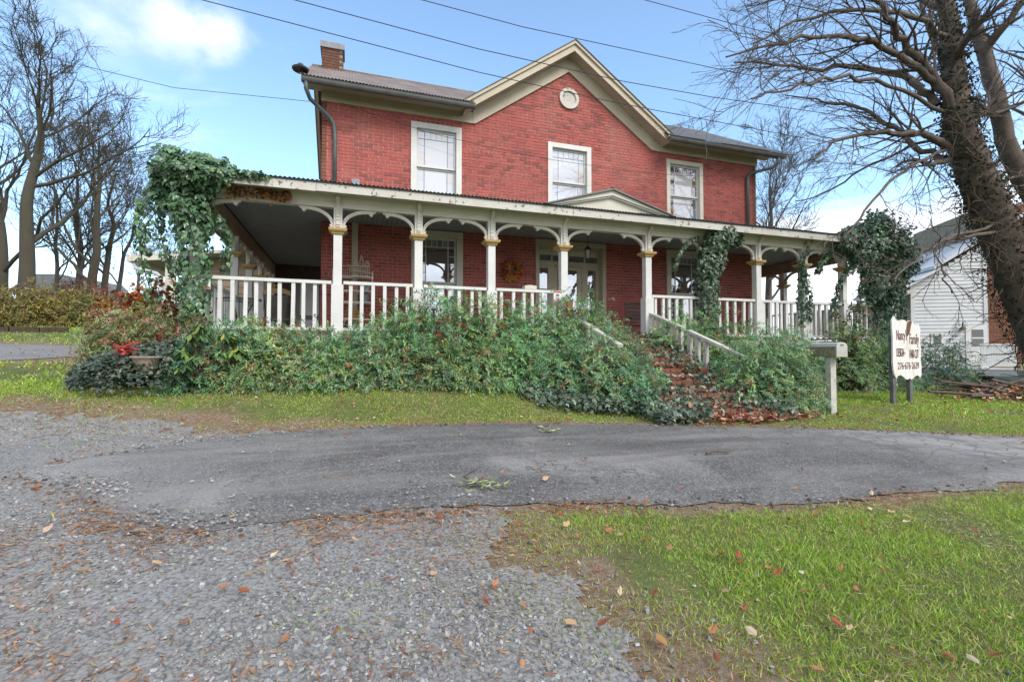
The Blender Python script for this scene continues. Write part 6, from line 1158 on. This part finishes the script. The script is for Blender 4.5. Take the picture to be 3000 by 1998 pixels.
for k, (px, py) in enumerate(spots):
    p = G(px, py); on = 'grass' if px > 1900 else ('gravel' if py > 1500 else 'asphalt drive'); xb = 'at the far left' if px < 700 else 'left of centre' if px < 1100 else 'near the centre' if px < 1700 else 'just right of centre' if px < 2200 else 'at the right' if px < 2480 else 'at the far right' if px < 2800 else 'by the right frame edge'; yb = 'by the drive' if py < 1600 else 'midway' if py < 1780 else 'close to the lens'
    c_ = cnt_.get((on, xb, yb), 0); cnt_[(on, xb, yb)] = c_ + 1
    if c_ > 3: continue
    o = bpy.data.objects.new('fallen_leaf', lm[c_]); COL.objects.link(o); o.location = (p[0], p[1], p[2] + (.035 if px > 1900 else .03)); o.rotation_euler = (random.uniform(-.4, .4), random.uniform(-.4, .4), random.uniform(0, 6.28)); o.scale = (random.uniform(.03, .055),) * 3
    tag(o, f"{['brown', 'tan', 'dark russet', 'pale bleached'][c_]} curled leaf on the {on} {xb}, {yb}", 'leaf', 'single fallen leaves near the camera')
# gravel stones
SV = np.array([(-1, -1, -.6), (1, -1, -.6), (1, 1, -.6), (-1, 1, -.6), (-.62, -.6, .7), (.65, -.55, .75), (.55, .62, .7), (-.6, .6, .65)]); SF = np.array([(0, 3, 2, 1), (4, 5, 6, 7), (0, 1, 5, 4), (1, 2, 6, 5), (2, 3, 7, 6), (3, 0, 4, 7)])
VV = []; CC = []; nn = 0
for x0, x1, y0, y1, dens, s0, s1 in ((-5, 3.2, .9, 2.6, 5200, .003, .0095), (-7, 3, 2.6, 4.6, 1700, .004, .011), (-9, 2, 4.4, 8, 420, .007, .013)):
    X, Y = lawn_pts(x0, x1, y0, y1, dens); sd1, sd2 = zone(X, Y); f_ = fbm(X, Y, 1.1, 71); p_ = np.where(sd2 < 0, np.clip(-sd2 / .35 + .35, 0, 1), .22 * np.exp(-sd2 / .35)) * np.clip((f_ - .38) * 3.6, .12, 1) * np.where(sd1 < -.25, .10, 1) * (sd2 < 1.2); k = RNG.random(len(X)) < p_; X, Y, sd1 = X[k], Y[k], sd1[k]; n = len(X); s = (s0 + (s1 - s0) * RNG.random(n) ** 2.4 * 1.5) * .88; a = RNG.uniform(0, 6.283, n); v = SV[None] * (1 + RNG.normal(0, .22, (n, 8, 3))) * s[:, None, None] * np.stack([np.ones(n), RNG.uniform(.6, 1, n), RNG.uniform(.35, .7, n)], -1)[:, None]
    tl = RNG.normal(0, .25, n); v[..., 2] += v[..., 0] * tl[:, None]; x = v[..., 0] * np.cos(a)[:, None] - v[..., 1] * np.sin(a)[:, None]; y = v[..., 0] * np.sin(a)[:, None] + v[..., 1] * np.cos(a)[:, None]; VV.append(np.stack([x + X[:, None], y + Y[:, None], v[..., 2] + (TZ(X, Y) + .008 + s * .25 + np.where(sd1 < 0, .028, 0))[:, None]], -1).reshape(-1, 3)); CC.append(np.repeat(pick(n, [(.24, .238, .235), (.31, .308, .303), (.18, .178, .178), (.38, .376, .37), (.23, .21, .18), (.145, .146, .152)], [4, 3, 4, 1, 3, 3]), 8, 0)); nn += n
X, Y = lawn_pts(-6, 12, 2.2, 6.5, 900); sd1 = sdist(X, Y, DRIVE); k = RNG.random(len(X)) < .22 * np.exp(-((sd1 - .02) / .10) ** 2) * (fbm(X, Y, 3, 77) > .4); X, Y, sd1 = X[k], Y[k], sd1[k]; n = len(X); s = RNG.uniform(.005, .016, n); v = SV[None] * (1 + RNG.normal(0, .25, (n, 8, 3))) * s[:, None, None] * [1, 1, .6]; VV.append((v + np.c_[X, Y, TZ(X, Y) + .012 + np.where(sd1 < 0, .012, 0)][:, None]).reshape(-1, 3)); CC.append(np.repeat(pick(n, [(.09, .085, .08), (.14, .13, .12), (.22, .21, .20), (.06, .055, .05)]), 8, 0)); nn += n
o = fast('gravel_stones', np.concatenate(VV), (np.arange(nn)[:, None, None] * 8 + SF[None]).reshape(-1, 4), 'stone chips', None, False, np.concatenate(CC), kind='stuff'); tag(o, 'loose grey gravel stones of the foreground lot', 'gravel')
# broken nandina sprigs and a stick on the drive
for px, py, n, s_, lab in ((1412, 1437, 44, .24, 'pale green broken leafy sprig lying in the middle of the drive'), (1605, 1272, 26, .16, 'small green sprig lying at the far edge of the drive')):
    p = G(px, py); o = thing('leafy_sprig', lab, 'twig', (p[0], p[1], p[2] + .04), 0, None, True); b_ = Batch(); X = RNG.normal(0, s_ * .45, n); Y = RNG.normal(0, s_ * .28, n); a = RNG.uniform(0, 6.283, n); b_.leaf(np.c_[X, Y, RNG.uniform(0, .05, n)], np.c_[np.cos(a), np.sin(a), RNG.normal(0, .2, n)], unit(np.array([0, 0, 1.]) + RNG.normal(0, .4, (n, 3))), RNG.uniform(.06, .10, n), RNG.uniform(.018, .03, n), pick(n, [(.38, .42, .20), (.30, .36, .14), (.45, .45, .28)])); b_.build('leaves', 'leaves', o, (0, 0, 0))
    MB().tube([(-.05, .0, .02), (-.1, .25 * s_ / .3, .03), (.05, .55 * s_ / .3, .02), (.2, .7 * s_ / .3, .0)], .005, 5).build('stem', 'stem brown', o, loc=(0, 0, 0))
p = G(2108, 1340); tag(MB().tube([(-.16, 0, 0), (-.05, .015, .01), (.08, -.01, .0), (.17, .01, .005)], [.012, .012, .01, .007], 6).build('stick', 'bark', None, loc=(p[0], p[1], p[2] + .05)), 'short brown stick lying on the asphalt drive', 'stick')
# brush pile under the large tree
p = G(2960, 1165); bp_ = thing('brush_pile', 'pile of cut branches and leaves under the large right tree', 'brush pile', (p[0], p[1], p[2]), 0, None, True)
for k in range(34):
    a = random.uniform(-.5, .5) + R(-20); l_ = random.uniform(.5, 1.3); c_ = Vector((random.uniform(-.9, 1.2), random.uniform(-.5, .6), random.uniform(.05, .42))); c_.z *= max(.2, 1 - .5 * abs(c_.x - .5)); d_ = Vector((math.cos(a), math.sin(a), random.uniform(-.25, .3))) * l_
    MB().tube([c_ - d_, c_ + Vector((0, 0, random.uniform(-.05, .08))), c_ + d_], [.03, .024, .014], 5).build('branch', 'bark', bp_, loc=(0, 0, 0))
n = 700; X = RNG.normal(.1, .9, n); Y = RNG.normal(-.2, .5, n); b_ = flat_leaves(X, Y, np.clip(.25 - .2 * (X ** 2 + Y ** 2) ** .5, .01, 1) + RNG.uniform(0, .05, n), RNG.uniform(.07, .13, n)); b_.build('leaves', 'dry leaves', bp_, (0, 0, 0))
